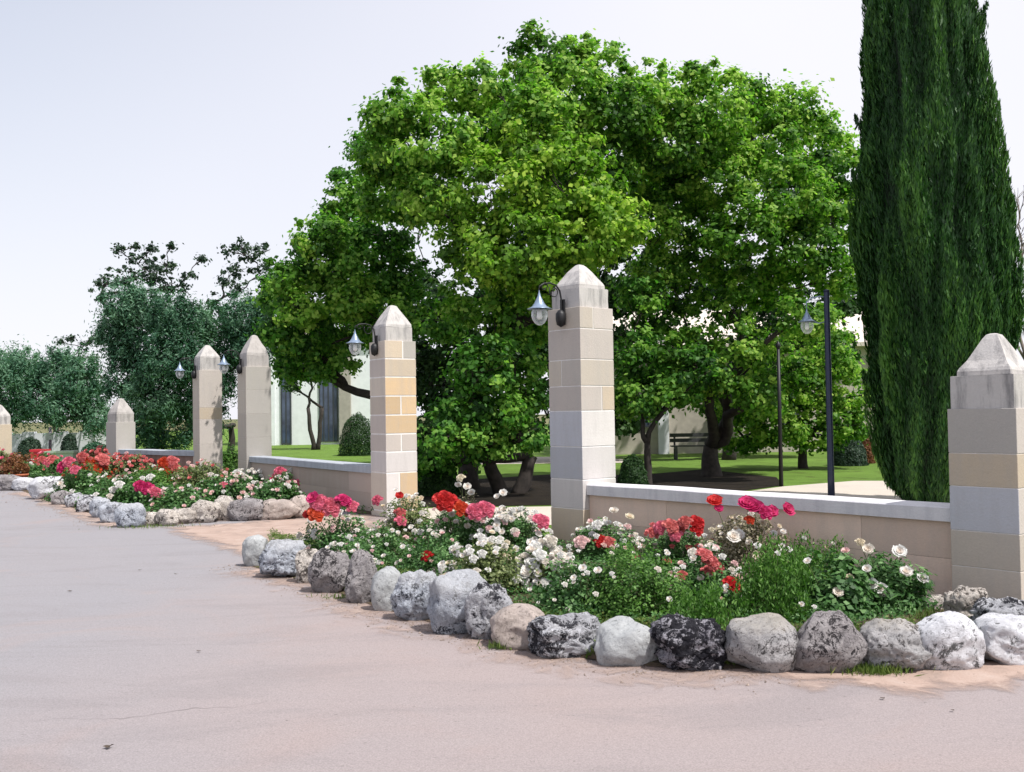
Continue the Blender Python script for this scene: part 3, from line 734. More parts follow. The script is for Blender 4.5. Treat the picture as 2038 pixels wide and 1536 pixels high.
def rock(x0, x1, y0, y1, typ, label, rough=0.6, pits=0.0, peak=0.0, sub=5, group='rocks edging the near flower bed', back=0.0, seed=None, cuts=9, lift=0.0):
    global ri; ri += 1
    cx = (x0 + x1) / 2; g = at(cx, y1); ppm = F / g.y
    W = (x1 - x0) / ppm * 1.03; d = W * random.uniform(0.8, 1.0); Hh = (y1 - y0) / ppm
    g = at(cx, y1 - 0.0); pos = g + Vector((g.x, g.y, 0)).normalized() * (d * 0.36 + back); 
    ppm2 = F / pos.y; top = atd(cx, y0, pos.y); Hh = max(0.06, top.z) + 0.05
    W = (x1 - x0) / ppm2 * (1.17 if group != FG else 1.34); posx = atd(cx, y1, pos.y).x
    bm = rock_mesh(seed or ri * 7 + 3, W, d, Hh, sub, rough, pits, cuts, peak)
    o = bmobj('border_rock', bm, RM[typ], smooth=True, loc=(posx, pos.y, -0.05))
    tag(o, label, 'rock', group); return o
rock(486, 530, 1063, 1127, 'grey', 'small smooth grey rock at the far left tip of the near bed', 0.4)
rock(524, 606, 1072, 1150, 'blue', 'pale blue-white rock with black hollow rings, second from the bed tip', 0.9, 0.9, sub=5)
rock(592, 646, 1090, 1160, 'cream', 'small cream-white rock wedged beside the dark triangular rock', 0.7, 0.3)
rock(622, 700, 1088, 1180, 'dusk', 'dark grey speckled triangular rock left of the tall jagged rock', 0.8, 0.3, 0.25)
rock(692, 757, 1092, 1200, 'dusk', 'tall jagged rock with pinkish pointed top', 1.0, 0.5, 0.35)
rock(743, 798, 1126, 1216, 'grey', 'narrow smooth pale grey rock right of the tall jagged rock', 0.3)
rock(785, 872, 1132, 1236, 'blue', 'cracked blue-grey rock left of the big white-topped rock', 1.0, 0.6)
rock(858, 968, 1134, 1262, 'blue', 'biggest pale blue rock with rounded sunlit white top', 0.7, 0.35, seed=91)
rock(932, 1016, 1157, 1272, 'pit', 'tall white mottled rock leaning on the big blue-white rock', 0.9, 0.7)
rock(985, 1095, 1201, 1292, 'brown', 'smooth brown rock with mossy dark left side', 0.4, 0.0)
rock(1060, 1189, 1219, 1311, 'pit', 'black and white pitted rock with undercut bottom, beside the brown rock', 0.9, 0.9, -0.15)
rock(1192, 1304, 1229, 1326, 'grey', 'light grey smooth block-shaped rock between the pitted and the black crusted ones', 0.35, 0.0, 0.1, cuts=14)
rock(1303, 1441, 1222, 1336, 'black', 'black crusted craggy rock, darkest of the near row', 1.2, 1.0)
rock(1450, 1580, 1223, 1338, 'tan', 'round grey boulder with tan top, right of the black craggy rock', 0.35, 0.0, cuts=4)
rock(1583, 1716, 1213, 1341, 'dusk', 'triangular brown-grey rock with peaked top', 0.6, 0.2, 0.4)
rock(1713, 1845, 1232, 1339, 'tan', 'tan and blue-grey angular rock with grass at its foot', 1.0, 0.7, 0.1, seed=57)
rock(1829, 1949, 1217, 1334, 'white', 'smooth white folded rock second from the right edge', 0.5, 0.0, 0.15)
rock(1925, 1975, 1238, 1292, 'brown', 'small rusty brown stone wedged between two white rocks', 0.6, back=0.05)
rock(1948, 2075, 1222, 1322, 'white', 'large white rock with smooth base cut by the right edge', 0.6, 0.3)
rock(1886, 1968, 1166, 1256, 'cream', 'cratered cream rock leaning on the right edge pillar behind the folded white rock', 1.3, 1.0, back=0.12, seed=33)
rock(1945, 2062, 1186, 1275, 'pit', 'pitted white rock with a black hollow, behind the large white edge rock', 1.3, 1.1, back=0.06, seed=35)
rock(1826, 1895, 1184, 1222, 'cream', 'flat pale stone at the foot of the right edge pillar', 0.5, 0.1, back=0.1)
rock(850, 892, 1126, 1152, 'brown', 'small tan stone inside the bed behind the big blue-white rock', 0.5, sub=4)
FG = 'rocks edging the far flower bed'
names = [(-14, 33, 944, 976, 'dusk', 'dark grey rock with pale top at the left edge of the road'),
 (30, 66, 949, 976, 'white', 'small pale rock between the left edge rock and the big white block'),
 (64, 120, 947, 993, 'white', 'big white block rock at the far bed corner with dark lower half'),
 (108, 140, 975, 1004, 'dusk', 'first small grey rock right of the big white corner block'),
 (134, 163, 980, 1010, 'pit', 'second small rock right of the big white corner block'),
 (158, 188, 984, 1019, 'pit', 'third small rock right of the big white corner block'),
 (182, 214, 988, 1030, 'blue', 'fourth small rock right of the corner block, beside the dark-sided one'),
 (205, 246, 998, 1040, 'blue', 'white-topped rock just left of the dark blue-grey one at the bed bend'),
 (236, 284, 1000, 1049, 'blue', 'dark blue-grey rock with white cap at the far bed bend'),
 (282, 318, 1018, 1045, 'cream', 'low cream rock first after the far bed bend'),
 (314, 352, 1012, 1046, 'cream', 'low cream rock second after the far bed bend'),
 (346, 386, 1010, 1042, 'cream', 'mottled beige rock third after the far bed bend'),
 (380, 432, 994, 1040, 'cream', 'rounded white-topped beige rock left of the pointed rock'),
 (424, 466, 985, 1036, 'cream', 'pointed cream rock, tallest after the far bed bend'),
 (464, 522, 990, 1036, 'dusk', 'brown speckled rock right of the pointed cream rock'),
 (518, 588, 992, 1034, 'brown', 'long brown flat rock near the end of the far bed'),
 (582, 614, 984, 1031, 'brown', 'upright pinkish stone closing the right end of the far bed')]
for (a, b, c, d, ty, lab) in names: rock(a, b, c, d, ty, lab, 0.9, 0.5 if ty != 'brown' else 0.1, sub=4, group=FG)

# ------------------------------------------------------------------ roses
def bloom_mesh(seed, layers=((6, 1.0, 0.25), (5, 0.78, 0.55), (5, 0.52, 0.9), (3, 0.3, 1.2))):
    rs = random.Random(seed); bm = bmesh.new()
    for (n, r, up) in layers:
        a0 = rs.random() * 6.3
        for i in range(n):
            a = a0 + i * 2 * math.pi / n + rs.uniform(-0.15, 0.15); rr = r * rs.uniform(0.88, 1.1); wd = rr * 0.62
            grid = []
            for j in range(4):
                t = j / 3; row = []
                rad = rr * math.sin(min(1.0, t) * math.pi / 2 * (1.25 - up * 0.3)); z = rr * (up * t * 0.9 + 0.12 * t * t) - 0.10 * rr * (1 if j == 3 else 0)
                ww = wd * math.sin(math.pi * (0.12 + 0.72 * t) ) 
                for k in (-1, 0, 1):
                    off = k * ww; bend = -abs(k) * 0.16 * rr
                    p = Vector((rad + bend * (0.6 + up * 0.3), off, z + 0.12 * rr * abs(k) * up + rs.uniform(-.03, .03)))
                    row.append(bm.verts.new(Matrix.Rotation(a, 3, 'Z') @ p))
                grid.append(row)
            for j in range(3):
                for k in range(2):
                    f = bm.faces.new((grid[j][k], grid[j][k + 1], grid[j + 1][k + 1], grid[j + 1][k])); f.smooth = True
    me = bpy.data.meshes.new('bloom'); bm.to_mesh(me); bm.free(); return me
BM = {}
for c in PM:
    BM[c] = []
    for s in range(3):
        me = bloom_mesh(s * 5 + 1); me.materials.append(PM[c]); BM[c].append(me)
    # a truss: several small blooms packed together as one head
    bm = bmesh.new(); rs = random.Random(5); src = BM[c][0]
    for i in range(11):
        a = i * 2.4; q = 0.8 * math.sqrt(i / 11); tmp = src.copy()
        tmp.transform(Matrix.Translation((q * math.cos(a), q * math.sin(a), 0.5 * (1 - q * q) + rs.uniform(-.1, .1))) @ Matrix.Rotation(q * 0.9, 4, Vector((-math.sin(a), math.cos(a), 0))) @ Matrix.Scale(rs.uniform(0.34, 0.46), 4))
        bm.from_mesh(tmp); bpy.data.meshes.remove(tmp)
    me = bpy.data.meshes.new('bloom_truss'); bm.to_mesh(me); bm.free()
    me.materials.append(PM[c]); BM[c + '_t'] = [me]

def add_bloom(root, base, wp, color, r, stemlist):
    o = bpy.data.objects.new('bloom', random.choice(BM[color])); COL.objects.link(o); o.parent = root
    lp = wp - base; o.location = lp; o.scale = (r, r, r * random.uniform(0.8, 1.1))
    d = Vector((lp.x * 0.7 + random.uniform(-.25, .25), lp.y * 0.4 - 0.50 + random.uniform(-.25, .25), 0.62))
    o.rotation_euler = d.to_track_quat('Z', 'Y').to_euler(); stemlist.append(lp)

def bush(px, py, wpx, ypt, leaf, label, rand=(), spec=(), ln=0.036, wd=0.024, dens=1.0, name='rose_bush', group='rose bushes in the near flower bed', depth=None, cat='rose bush', sub=0.07, spiky=0.0, bs=1.0):
    base = at(px, py); wf = P0['E'] - P0['D']; nn = Vector((-wf.y, wf.x, 0)).normalized(); nn = nn if nn.x > 0 else -nn
    if name != 'x' and base.x > 0.6:
        while (P0['E'] - base).dot(nn) < 0.26 + 0.4 * min(0.9, wpx * base.y / F): py += 3; base = at(px, py)
    Y = base.y; ppm = F / Y
    w = 1.22 * wpx / ppm; d = depth or w * 0.85; h = max(0.15, atd(px, ypt - 6, Y).z)
    root = empty(name, base); tag(root, label, cat, group)
    n_sub = int(170 * dens * max(0.4, w * h * 2.2)); m = 36
    dd = rdir(n_sub); dd[:, 2] = np.abs(dd[:, 2]) * 1.1 - 0.1; rr = RNG.random((n_sub, 1)) ** 0.33
    lump = np.array([1 + 0.28 * noise.noise(Vector(x * 2.2) + Vector((px * .1, 0, 0))) for x in dd])[:, None]
    sc = dd * rr * lump * np.array([w / 2, d / 2, h * 0.93]); sc[:, 2] = np.maximum(sc[:, 2], 0.03)
    st = RNG.normal(0, 0.14, (n_sub, 1, 1))
    qq = rdir(n_sub * m).reshape(n_sub, m, 3)
    P = sc[:, None, :] + qq * sub * RNG.uniform(0.5, 1.3, (n_sub, m, 1)) * np.array([1, 1, 1 + spiky * 1.5])
    nr = unit(qq * 0.5 + dd[:, None, :] * 0.5 + np.array([0, -0.1, 0.6]) + RNG.normal(0, 0.55, (n_sub, m, 3))).reshape(-1, 3)
    T = (0.54 + st + RNG.normal(0, 0.2, (n_sub, m, 1))).reshape(-1)
    C = P.reshape(-1, 3); U, V = leaf_frames(nr, ln, wd, 0.1)
    if spiky > 0:
        up = unit(np.array([0, 0, 1.0]) + RNG.normal(0, 0.5, (len(C), 3))); U = up * ln * 0.6; V = unit(np.cross(up, rdir(len(C)))) * wd * 0.5
    C[:, 2] = np.maximum(C[:, 2], 0.02)
    quads('foliage', C, U, V, T, leaf, root)
    tips = []
    for (c, r, col) in [(s[0:2], s[3], s[2]) for s in spec]:
        yy = Y - d * 0.38 + (s_off := random.uniform(-0.08, 0.08))
        wp = atd(c[0], c[1], yy); add_bloom(root, base, wp, col, 1.04 * r * yy / F, tips)
    for (col, cnt, r) in rand:
        for i in range(int(cnt * 1.7)):
            col = col.replace('_t', '')
            a = random.uniform(0, 2 * math.pi); el = math.asin(random.uniform(0.2, 1.0)); k = random.uniform(0.95, 1.14)
            lp = Vector((math.cos(a) * math.cos(el) * w / 2 * k, math.sin(a) * math.cos(el) * d / 2 * k, max(0.08, math.sin(el) * h * k * 0.97)))
            if random.random() < 0.45: col = col + '_t'; r_ = r * 1.15
            else: r_ = r
            add_bloom(root, base, base + lp, col.replace('_t_t', '_t'), r_ * random.uniform(0.8, 1.4) * bs, tips)
    bm = bmesh.new(); random.shuffle(tips)
    for t in tips[:26] + [Vector(x) for x in sc[:10]]:
        t = Vector(t); a = Vector((random.uniform(-.06, .06), random.uniform(-.06, .06), 0))
        m1 = a.lerp(t, 0.5) + Vector((0, 0, 0.06 * t.z)); m1.x += random.uniform(-.04, .04)
        tube(bm, [a, m1, t - Vector((0, 0, 0.01))], [0.006, 0.004, 0.002], 4, False)
    bmobj('stems', bm, M_STEM, root)
    return root

# near bed, from left tip to the right
bush(672, 1108, 118, 1022, L_ROSE, 'small rose bush with pink heads at the left tip of the near bed',
     rand=[('white', 20, 0.028), ('blush', 8, 0.025)], spec=[(637, 1003, 'pink_t', 22), (659, 1012, 'pink_t', 24), (684, 997, 'magenta_t', 17), (700, 1008, 'pink_t', 15), (622, 990, 'magenta', 13), (633, 1022, 'orange_t', 22), (615, 1024, 'red', 12)])
bush(755, 1128, 130, 1052, L_ROSE, 'dark green bush dotted white behind the dark triangular rock', rand=[('white', 22, 0.022), ('blush', 6, 0.022)])
bush(690, 1146, 90, 1078, L_ROSE, 'low dark bush with tiny white flowers behind the cream-white wedged rock', rand=[('white', 12, 0.02)])
bush(806, 1086, 90, 985, L_ROSEY, 'dusty rose bush with dark dried head before the tan block pillar', rand=[('white', 12, 0.03), ('cream', 8, 0.028)],
     spec=[(797, 1022, 'coral_t', 13), (798, 1038, 'pink_t', 13), (752, 996, 'pink_t', 12), (795, 986, 'red', 8)])
bush(905, 1096, 130, 1008, L_ROSE, 'rose bush with large red and pink heads in the gate opening', rand=[('white', 22, 0.032), ('blush', 8, 0.028)],
     spec=[(886, 998, 'red_t', 24), (900, 1004, 'red_t', 20), (916, 1014, 'orange_t', 20), (944, 1020, 'pink_t', 20), (965, 1016, 'pink_t', 22), (952, 1026, 'blush_t', 18)])
bush(925, 1070, 60, 968, L_DRY, 'thin dry rose plant with cream heads rising against dark shade', rand=[('cream', 5, 0.02)], spec=[(918, 952, 'cream_t', 10), (930, 968, 'white', 8), (938, 980, 'white', 8), (912, 965, 'white', 7)], dens=0.35)
bush(1015, 1100, 130, 1018, L_ROSE, 'rose bush thick with small white flowers left of the lantern pillar', rand=[('white', 48, 0.036), ('blush', 8, 0.03)],
     spec=[(1001, 981, 'white', 9), (989, 988, 'white', 7), (1078, 1038, 'pink_t', 17), (1070, 1030, 'pink_t', 9)])
bush(862, 1145, 110, 1062, L_ROSE, 'dark leafy bush with one red flower low in front', rand=[('white', 8, 0.022), ('blush', 4, 0.022)], spec=[(851, 1108, 'red_t', 14)])
bush(965, 1185, 140, 1075, L_ROSEY, 'yellow-green loose bush with scattered white flowers behind the mottled rock', rand=[('white', 34, 0.030), ('cream', 8, 0.026)])
bush(1085, 1180, 100, 1092, L_ROSEY, 'pale bush covered in bright white rose heads above the brown rock', rand=[('white', 34, 0.042)],
     spec=[(1062, 1128, 'white_t', 13), (1070, 1140, 'white', 9), (1084, 1162, 'white_t', 14), (1090, 1118, 'white_t', 16), (1112, 1108, 'white_t', 17), (1104, 1125, 'white_t', 14), (1075, 1105, 'white_t', 14)])
bush(1205, 1108, 120, 1042, L_ROSE, 'dark rose bush against the beige wall with tall white buds', rand=[('white', 26, 0.028), ('blush', 8, 0.03)],
     spec=[(1222, 1016, 'white', 9), (1253, 1028, 'cream', 9), (1190, 1045, 'white_t', 12), (1196, 1078, 'red_t', 16), (1212, 1080, 'coral_t', 14), (1158, 1080, 'blush_t', 17)])
bush(1148, 1225, 150, 1110, L_ROSE, 'dark green bush with small white flowers above the pitted rock', rand=[('white', 18, 0.022)], spec=[(1160, 1130, 'white', 8), (1190, 1135, 'white', 8)], bs=0.9)
bush(1265, 1228, 180, 1078, L_ROSEB, 'largest bright green leafy bush in the middle of the near bed', rand=[('white', 8, 0.018)], ln=0.03, wd=0.02, dens=1.2)
bush(1345, 1120, 130, 1048, L_ROSE, 'rose bush with coral cluster and one red head against the wall', rand=[('coral', 14, 0.03), ('white', 10, 0.026)],
     spec=[(1300, 1062, 'coral_t', 15), (1318, 1052, 'pink_t', 18), (1336, 1048, 'coral_t', 18), (1352, 1052, 'coral_t', 18), (1365, 1040, 'coral_t', 15), (1385, 1042, 'red_t', 18), (1386, 1058, 'red_t', 14), (1345, 1066, 'pink_t', 15)])
bush(1490, 1122, 160, 1026, L_DRY, 'rose bush with big magenta heads over dry twigs, highest against the coping', rand=[('white', 12, 0.024), ('cream', 10, 0.024)],
     spec=[(1422, 997, 'red', 17), (1430, 1012, 'magenta', 10), (1487, 1003, 'magenta', 20), (1502, 1010, 'magenta', 18), (1520, 1020, 'magenta_t', 18), (1535, 1018, 'magenta', 15), (1568, 1014, 'magenta', 15), (1492, 1036, 'orange_t', 11), (1460, 1068, 'white', 15), (1470, 1064, 'white', 13), (1415, 1090, 'white_t', 12)])
bush(1405, 1205, 120, 1098, L_ROSE, 'rose bush with coral patch and crimson flower above the round boulder', rand=[('blush', 14, 0.024), ('white', 12, 0.024)],
     spec=[(1402, 1105, 'coral_t', 18), (1414, 1120, 'coral_t', 17), (1410, 1138, 'coral_t', 15), (1428, 1130, 'coral_t', 14), (1358, 1145, 'coral_t', 11), (1456, 1163, 'red_t', 18), (1466, 1178, 'red', 9), (1380, 1100, 'white_t', 12)])
bush(1540, 1235, 150, 1085, L_ROSEB, 'feathery bright green bush behind the triangular brown-grey rock', ln=0.034, wd=0.014, dens=1.3, spiky=0.5, rand=[('white', 4, 0.02)])
bush(1400, 1255, 120, 1170, L_ROSEB, 'low vivid green plant right above the black craggy rock', ln=0.034, wd=0.015, spiky=0.4, name='leafy_plant', cat='plant')
bush(1615, 1150, 130, 1075, L_ROSEB, 'wispy green shrub close to the wall right of the magenta roses', ln=0.03, wd=0.013, spiky=0.5, rand=[('blush', 3, 0.02), ('white', 3, 0.025)])
bush(1650, 1228, 150, 1108, L_ROSE, 'broad-leaved dark green bush behind the triangular and tan rocks', ln=0.055, wd=0.038, dens=1.0, spec=[(1607, 1116, 'white', 8), (1668, 1178, 'white', 12)])
bush(1765, 1215, 150, 1105, L_ROSE, 'rose bush with large white heads nearest the right edge pillar', ln=0.06, wd=0.022, dens=0.95,
     spec=[(1712, 1080, 'cream_t', 10), (1727, 1093, 'white', 13), (1683, 1096, 'blush', 8), (1790, 1097, 'white', 14), (1725, 1132, 'white', 10), (1803, 1138, 'white', 14), (1836, 1151, 'white', 12), (1706, 1166, 'white', 15), (1735, 1162, 'white', 12), (1752, 1172, 'white', 14), (1758, 1180, 'white', 14), (1668, 1178, 'white', 11), (1690, 1150, 'cream', 9)])
# far bed
G2 = 'rose bushes in the far flower bed'
def fb(*a, **k):
    k.setdefault('ln', 0.06); k.setdefault('wd', 0.042); k.setdefault('sub', 0.11); k.setdefault('dens', 0.5); return bush(*a, group=G2, **k)
fb(165, 995, 100, 935, L_ROSE, 'rose bush with magenta heads behind the big white corner block', rand=[('white', 6, 0.04)], spec=[(128, 930, 'magenta_t', 15), (138, 920, 'pink_t', 13), (150, 935, 'pink_t', 11), (120, 962, 'white', 7), (105, 915, 'coral_t', 12)])
fb(190, 962, 90, 905, L_ROSEY, 'rose bush covered in orange-red flowers left of the grey weathered pillar', rand=[('coral', 30, 0.05), ('orange', 30, 0.05)], spec=[(178, 925, 'orange_t', 16), (192, 935, 'orange_t', 14), (205, 915, 'coral_t', 14), (165, 910, 'coral_t', 12)])
fb(255, 960, 100, 912, L_ROSEY, 'coral flowering rose bush at the foot of the grey weathered pillar', rand=[('coral', 55, 0.05), ('blush', 12, 0.04)])
fb(230, 1012, 110, 952, L_ROSE, 'dark green bush with white flowers above the far bed bend', rand=[('white', 12, 0.04)], spec=[(238, 965, 'white_t', 10), (225, 975, 'white_t', 8)])
fb(300, 985, 100, 935, L_ROSEB, 'green bush with white heads left of the magenta cluster in the far bed', rand=[('white', 12, 0.04)], spec=[(300, 950, 'white_t', 9)])
fb(298, 1012, 100, 970, L_ROSE, 'bush with one wide magenta cluster in the middle of the far bed', spec=[(280, 968, 'magenta_t', 14), (293, 973, 'magenta_t', 16), (308, 980, 'pink_t', 13), (318, 988, 'magenta_t', 9)], rand=[('white', 5, 0.03)])
fb(340, 975, 70, 920, L_ROSEY, 'tall rose bush with a scarlet column of flowers in the far bed', rand=[('coral', 14, 0.05)], spec=[(328, 922, 'orange_t', 14), (342, 920, 'coral_t', 15), (335, 935, 'orange_t', 14), (348, 932, 'coral_t', 12), (342, 950, 'orange_t', 12), (338, 965, 'coral_t', 12), (345, 980, 'coral_t', 9)])
fb(310, 948, 110, 908, L_ROSEY, 'dusty pink rose bush under the coping of the left wall', rand=[('coral', 40, 0.045), ('blush', 16, 0.04)])
fb(405, 985, 100, 925, L_ROSEY, 'rose bush with faint peach flowers before the tall pillar with tan band', rand=[('blush', 22, 0.035), ('coral', 8, 0.035)])
fb(415, 955, 60, 910, L_ROSE, 'bush with raised magenta heads at the foot of the tan band pillar', spec=[(400, 910, 'magenta_t', 10), (404, 922, 'magenta_t', 9), (420, 905, 'pink_t', 7), (436, 903, 'red', 6)])
fb(370, 1022, 110, 972, L_ROSE, 'low mixed green bush behind the beige rocks of the far bed', rand=[('white', 8, 0.03), ('blush', 8, 0.03)])
fb(450, 1012, 110, 948, L_ROSE, 'dark green bush with pale pink and white flowers behind the pointed rock', rand=[('blush', 16, 0.035), ('white', 14, 0.035)], spec=[(445, 965, 'pink_t', 8)])
fb(495, 985, 80, 940, L_ROSE, 'white flowering bush at the foot of the tall grey pillar', rand=[('white', 24, 0.035)], spec=[(472, 942, 'white_t', 9), (487, 950, 'white_t', 8)])
fb(545, 1012, 100, 955, L_ROSE, 'white and green bush above the long brown flat rock', rand=[('white', 22, 0.03), ('blush', 6, 0.03)])
fb(580, 995, 70, 945, L_ROSEY, 'thin rose plant with pink heads standing against the low grey wall', dens=0.35, spec=[(558, 940, 'pink_t', 13), (545, 955, 'magenta_t', 9), (550, 948, 'pink_t', 9), (598, 960, 'pink_t', 10), (582, 958, 'pink', 6)], rand=[('white', 6, 0.03)])
fb(60, 955, 60, 925, L_ROSE, 'green bush behind the small pale rock at far left', rand=[('white', 3, 0.04), ('coral', 5, 0.04)])
fb(95, 950, 60, 905, L_ROSE, 'bush with rosy heads just right of the pot', rand=[('pink', 9, 0.05)], spec=[(95, 922, 'pink_t', 11), (84, 915, 'coral_t', 9)])
fb(35, 948, 60, 908, L_RUST, 'rust coloured dry shrub beside the left edge pillar', rand=[('blush', 6, 0.05)])
fb(-5, 945, 60, 900, L_ROSEY, 'pink flowering bush hiding the foot of the left edge pillar', rand=[('pink', 26, 0.055), ('blush', 10, 0.05)])
fb(225, 925, 120, 895, L_RUST, 'reddish low hedge plant behind the coral roses', rand=[('coral', 25, 0.05)])
fb(455, 950, 40, 890, L_ROSEB, 'fresh green shrub in the narrow gap between the two tall left pillars', name='shrub', cat='shrub')

# low ground cover and grass tufts near the stones
def scatter(name, poly_pts, n, zmax, ln, wd, mat, label=None, spiky=False):
    P = [Vector((p.x, p.y, 0)) for p in poly_pts]
    xs = [p.x for p in P]; ys = [p.y for p in P]; C = []
    def inside(x, y):
        c = False; j = len(P) - 1
        for i in range(len(P)):
            if (P[i].y > y) != (P[j].y > y) and x < (P[j].x - P[i].x) * (y - P[i].y) / (P[j].y - P[i].y) + P[i].x: c = not c
            j = i
        return c
    while len(C) < n:
        x = random.uniform(min(xs), max(xs)); y = random.uniform(min(ys), max(ys))
        if inside(x, y):
            k = noise.noise((x * 2.5, y * 2.5, 0)) * 0.5 + 0.5
            if random.random() < k * 1.2:
                for _ in range(6): C.append((x + random.gauss(0, .03), y + random.gauss(0, .03), 0.03 + random.random() * zmax * k * 1.4))
    C = np.array(C[:n]); nr = unit(np.array([0, -0.2, 0.8]) + RNG.normal(0, 0.6, (len(C), 3)))
    U, V = leaf_frames(nr, ln, wd)
    if spiky:
        up = unit(np.array([0, 0, 1.0]) + RNG.normal(0, 0.35, (len(C), 3))); U = up * ln * 0.5; V = unit(np.cross(up, rdir(len(C)))) * wd * 0.5
        C[:, 2] = ln * 0.42
    o = quads(name, C, U, V, 0.45 + RNG.normal(0, 0.2, len(C)), mat); tag(o, label, 'ground cover', kind='stuff'); return o
fr = [at(*p) for p in rock_line]; inner = [at(x, y - 22) for x, y in rock_line]
scatter('ground_cover', [at(x, y - 8) for x, y in rock_line[1:15]] + [at(x, y - 75) for x, y in reversed(rock_line[1:15])], 26000, 0.09, 0.028, 0.015, L_COVER, 'low yellow-green ground cover behind the near rocks')
scatter('grass', [at(x, y - 8) for x, y in rock_line[5:15]] + [at(x, y - 60) for x, y in reversed(rock_line[5:15])], 9000, 0.1, 0.13, 0.008, L_COVER, 'fine grass blades growing behind the front rocks', True)
scatter('ground_cover', [at(x, y - 4) for x, y in far_line] + [P0['C'] + wn * .2, P0['B'] + wn * .2, at(140, 950)], 16000, 0.16, 0.05, 0.03, L_ROSE, 'mixed low greenery filling the far flower bed')
scatter('ground_cover', [at(640, 1130), at(900, 1200), at(1200, 1270), at(1800, 1270), at(1830, 1200), at(1200, 1090), at(850, 1075), at(650, 1085)], 24000, 0.14, 0.03, 0.018, L_ROSE, 'mixed low greenery between the near roses')
def tuft(px, py, n, hgt, lab, sp=0.12):
    b = at(px, py); C = np.array([[random.gauss(0, sp), random.gauss(0, sp * 0.4), hgt * 0.4] for _ in range(n)])
    up = unit(np.array([0, 0, 1.0]) + RNG.normal(0, 0.4, (n, 3))); U = up * hgt * 0.5 * RNG.uniform(0.4, 1.1, (n, 1)); C[:, 2] = U[:, 2] * 0.95
    V = unit(np.cross(up, rdir(n))) * 0.004
    o = quads('grass_tuft', C, U, V, 0.5 + RNG.normal(0, 0.2, n), L_COVER, None, b); tag(o, lab, 'grass', kind='stuff')
tuft(1745, 1340, 420, 0.08, 'grass tuft at the foot of the tan and blue-grey rock', 0.1)
tuft(1715, 1325, 260, 0.13, 'grass tuft between triangular rock and tan rock', 0.05)
tuft(1440, 1325, 120, 0.08, 'grass tuft between the black rock and round boulder', 0.05)
tuft(1190, 1310, 160, 0.1, 'grass tuft between the pitted rock and light grey block', 0.04)
tuft(1010, 1290, 260, 0.07, 'mossy tuft under the brown rock', 0.07)
tuft(700, 1190, 200, 0.06, 'mossy tuft under the dark triangular rock', 0.12)
tuft(300, 1049, 300, 0.06, 'dry tufts at the far bed bend', 0.3)
tuft(1860, 1240, 260, 0.14, 'grass by the flat pale stone', 0.1)

# ------------------------------------------------------------------ trees
tree('broadleaf_tree', at(935, 972), [(1080, 132, 72), (1185, 150, 66), (1120, 200, 90), (955, 178, 62), (885, 190, 52), (790, 235, 60), (765, 320, 55), (860, 290, 90), (980, 270, 90), (1060, 240, 80), (1230, 240, 85), (1180, 330, 100), (860, 400, 80), (790, 400, 70), (960, 600, 70, -1), (1050, 640, 70, -1)], 21.0, L_MAPLE,
     'tallest broad green tree with layered rounded crown behind the lantern pillar', trunk_r=0.2, fork=2.0, dy=1.4,
     extra=([(1000, 390, 95, -2), (1120, 380, 100, -2), (1060, 300, 70, -1.6), (1150, 480, 90, -2.2), (1030, 510, 100, -2.2), (1225, 450, 62, -2), (940, 500, 65, -1.8), (1100, 570, 70, -2.2)], L_YEL))
tree('broadleaf_tree', at(1015, 982), [(960, 740, 62), (1020, 720, 55), (930, 810, 55), (1000, 820, 62), (1045, 790, 45), (1040, 870, 42), (900, 870, 55), (970, 885, 48), (870, 925, 40)], 19.0, L_MID,
     'small tree with dark forked trunk left of the lantern pillar', trunk_r=0.17, fork=0.75, stems=2, dy=0.5)
tree('broadleaf_tree', at(1415, 948), [(1310, 205, 75), (1410, 225, 85), (1340, 300, 90), (1490, 190, 40), (1570, 225, 60), (1500, 290, 90), (1620, 310, 75), (1665, 360, 60), (1420, 360, 85), (1560, 400, 90), (1660, 450, 65), (1330, 400, 70), (1480, 470, 70), (1600, 510, 80), (1310, 540, 45), (1670, 560, 50), (1540, 580, 60), (1460, 620, 45), (1400, 690, 50), (1300, 640, 45), (1480, 700, 50), (1440, 540, 40), (1370, 600, 45), (1290, 450, 60), (1275, 375, 60), (1390, 460, 55), (1385, 535, 40), (1340, 500, 45), (1420, 760, 40, -1), (1510, 790, 50, -1), (1350, 700, 45, -1.2), (1600, 640, 55), (1500, 560, 50)], 23.0, L_MAPLE,
     'wide tree with thick low-forking dark trunk between lantern pillar and pole lamp', trunk_r=0.23, fork=0.75, dy=1.5)
tree('broadleaf_tree', at(1290, 965), [(1280, 590, 45), (1300, 730, 60), (1270, 800, 55), (1340, 780, 50), (1255, 700, 45), (1380, 740, 45)], 22.0, L_MID,
     'low leafy tree just right of the lantern pillar', trunk_r=0.09, fork=0.9, dy=0.6)
tree('broadleaf_tree', at(1600, 932), [(1650, 730, 52), (1690, 790, 48), (1680, 850, 45), (1600, 780, 60), (1540, 740, 60), (1500, 800, 62), (1560, 850, 60), (1630, 870, 45), (1480, 870, 50), (1440, 810, 50), (1640, 660, 45)], 26.0, L_MAPLE,
     'low bright yellow-green tree behind the pole lamp', trunk_r=0.12, fork=1.0, dy=0.8)
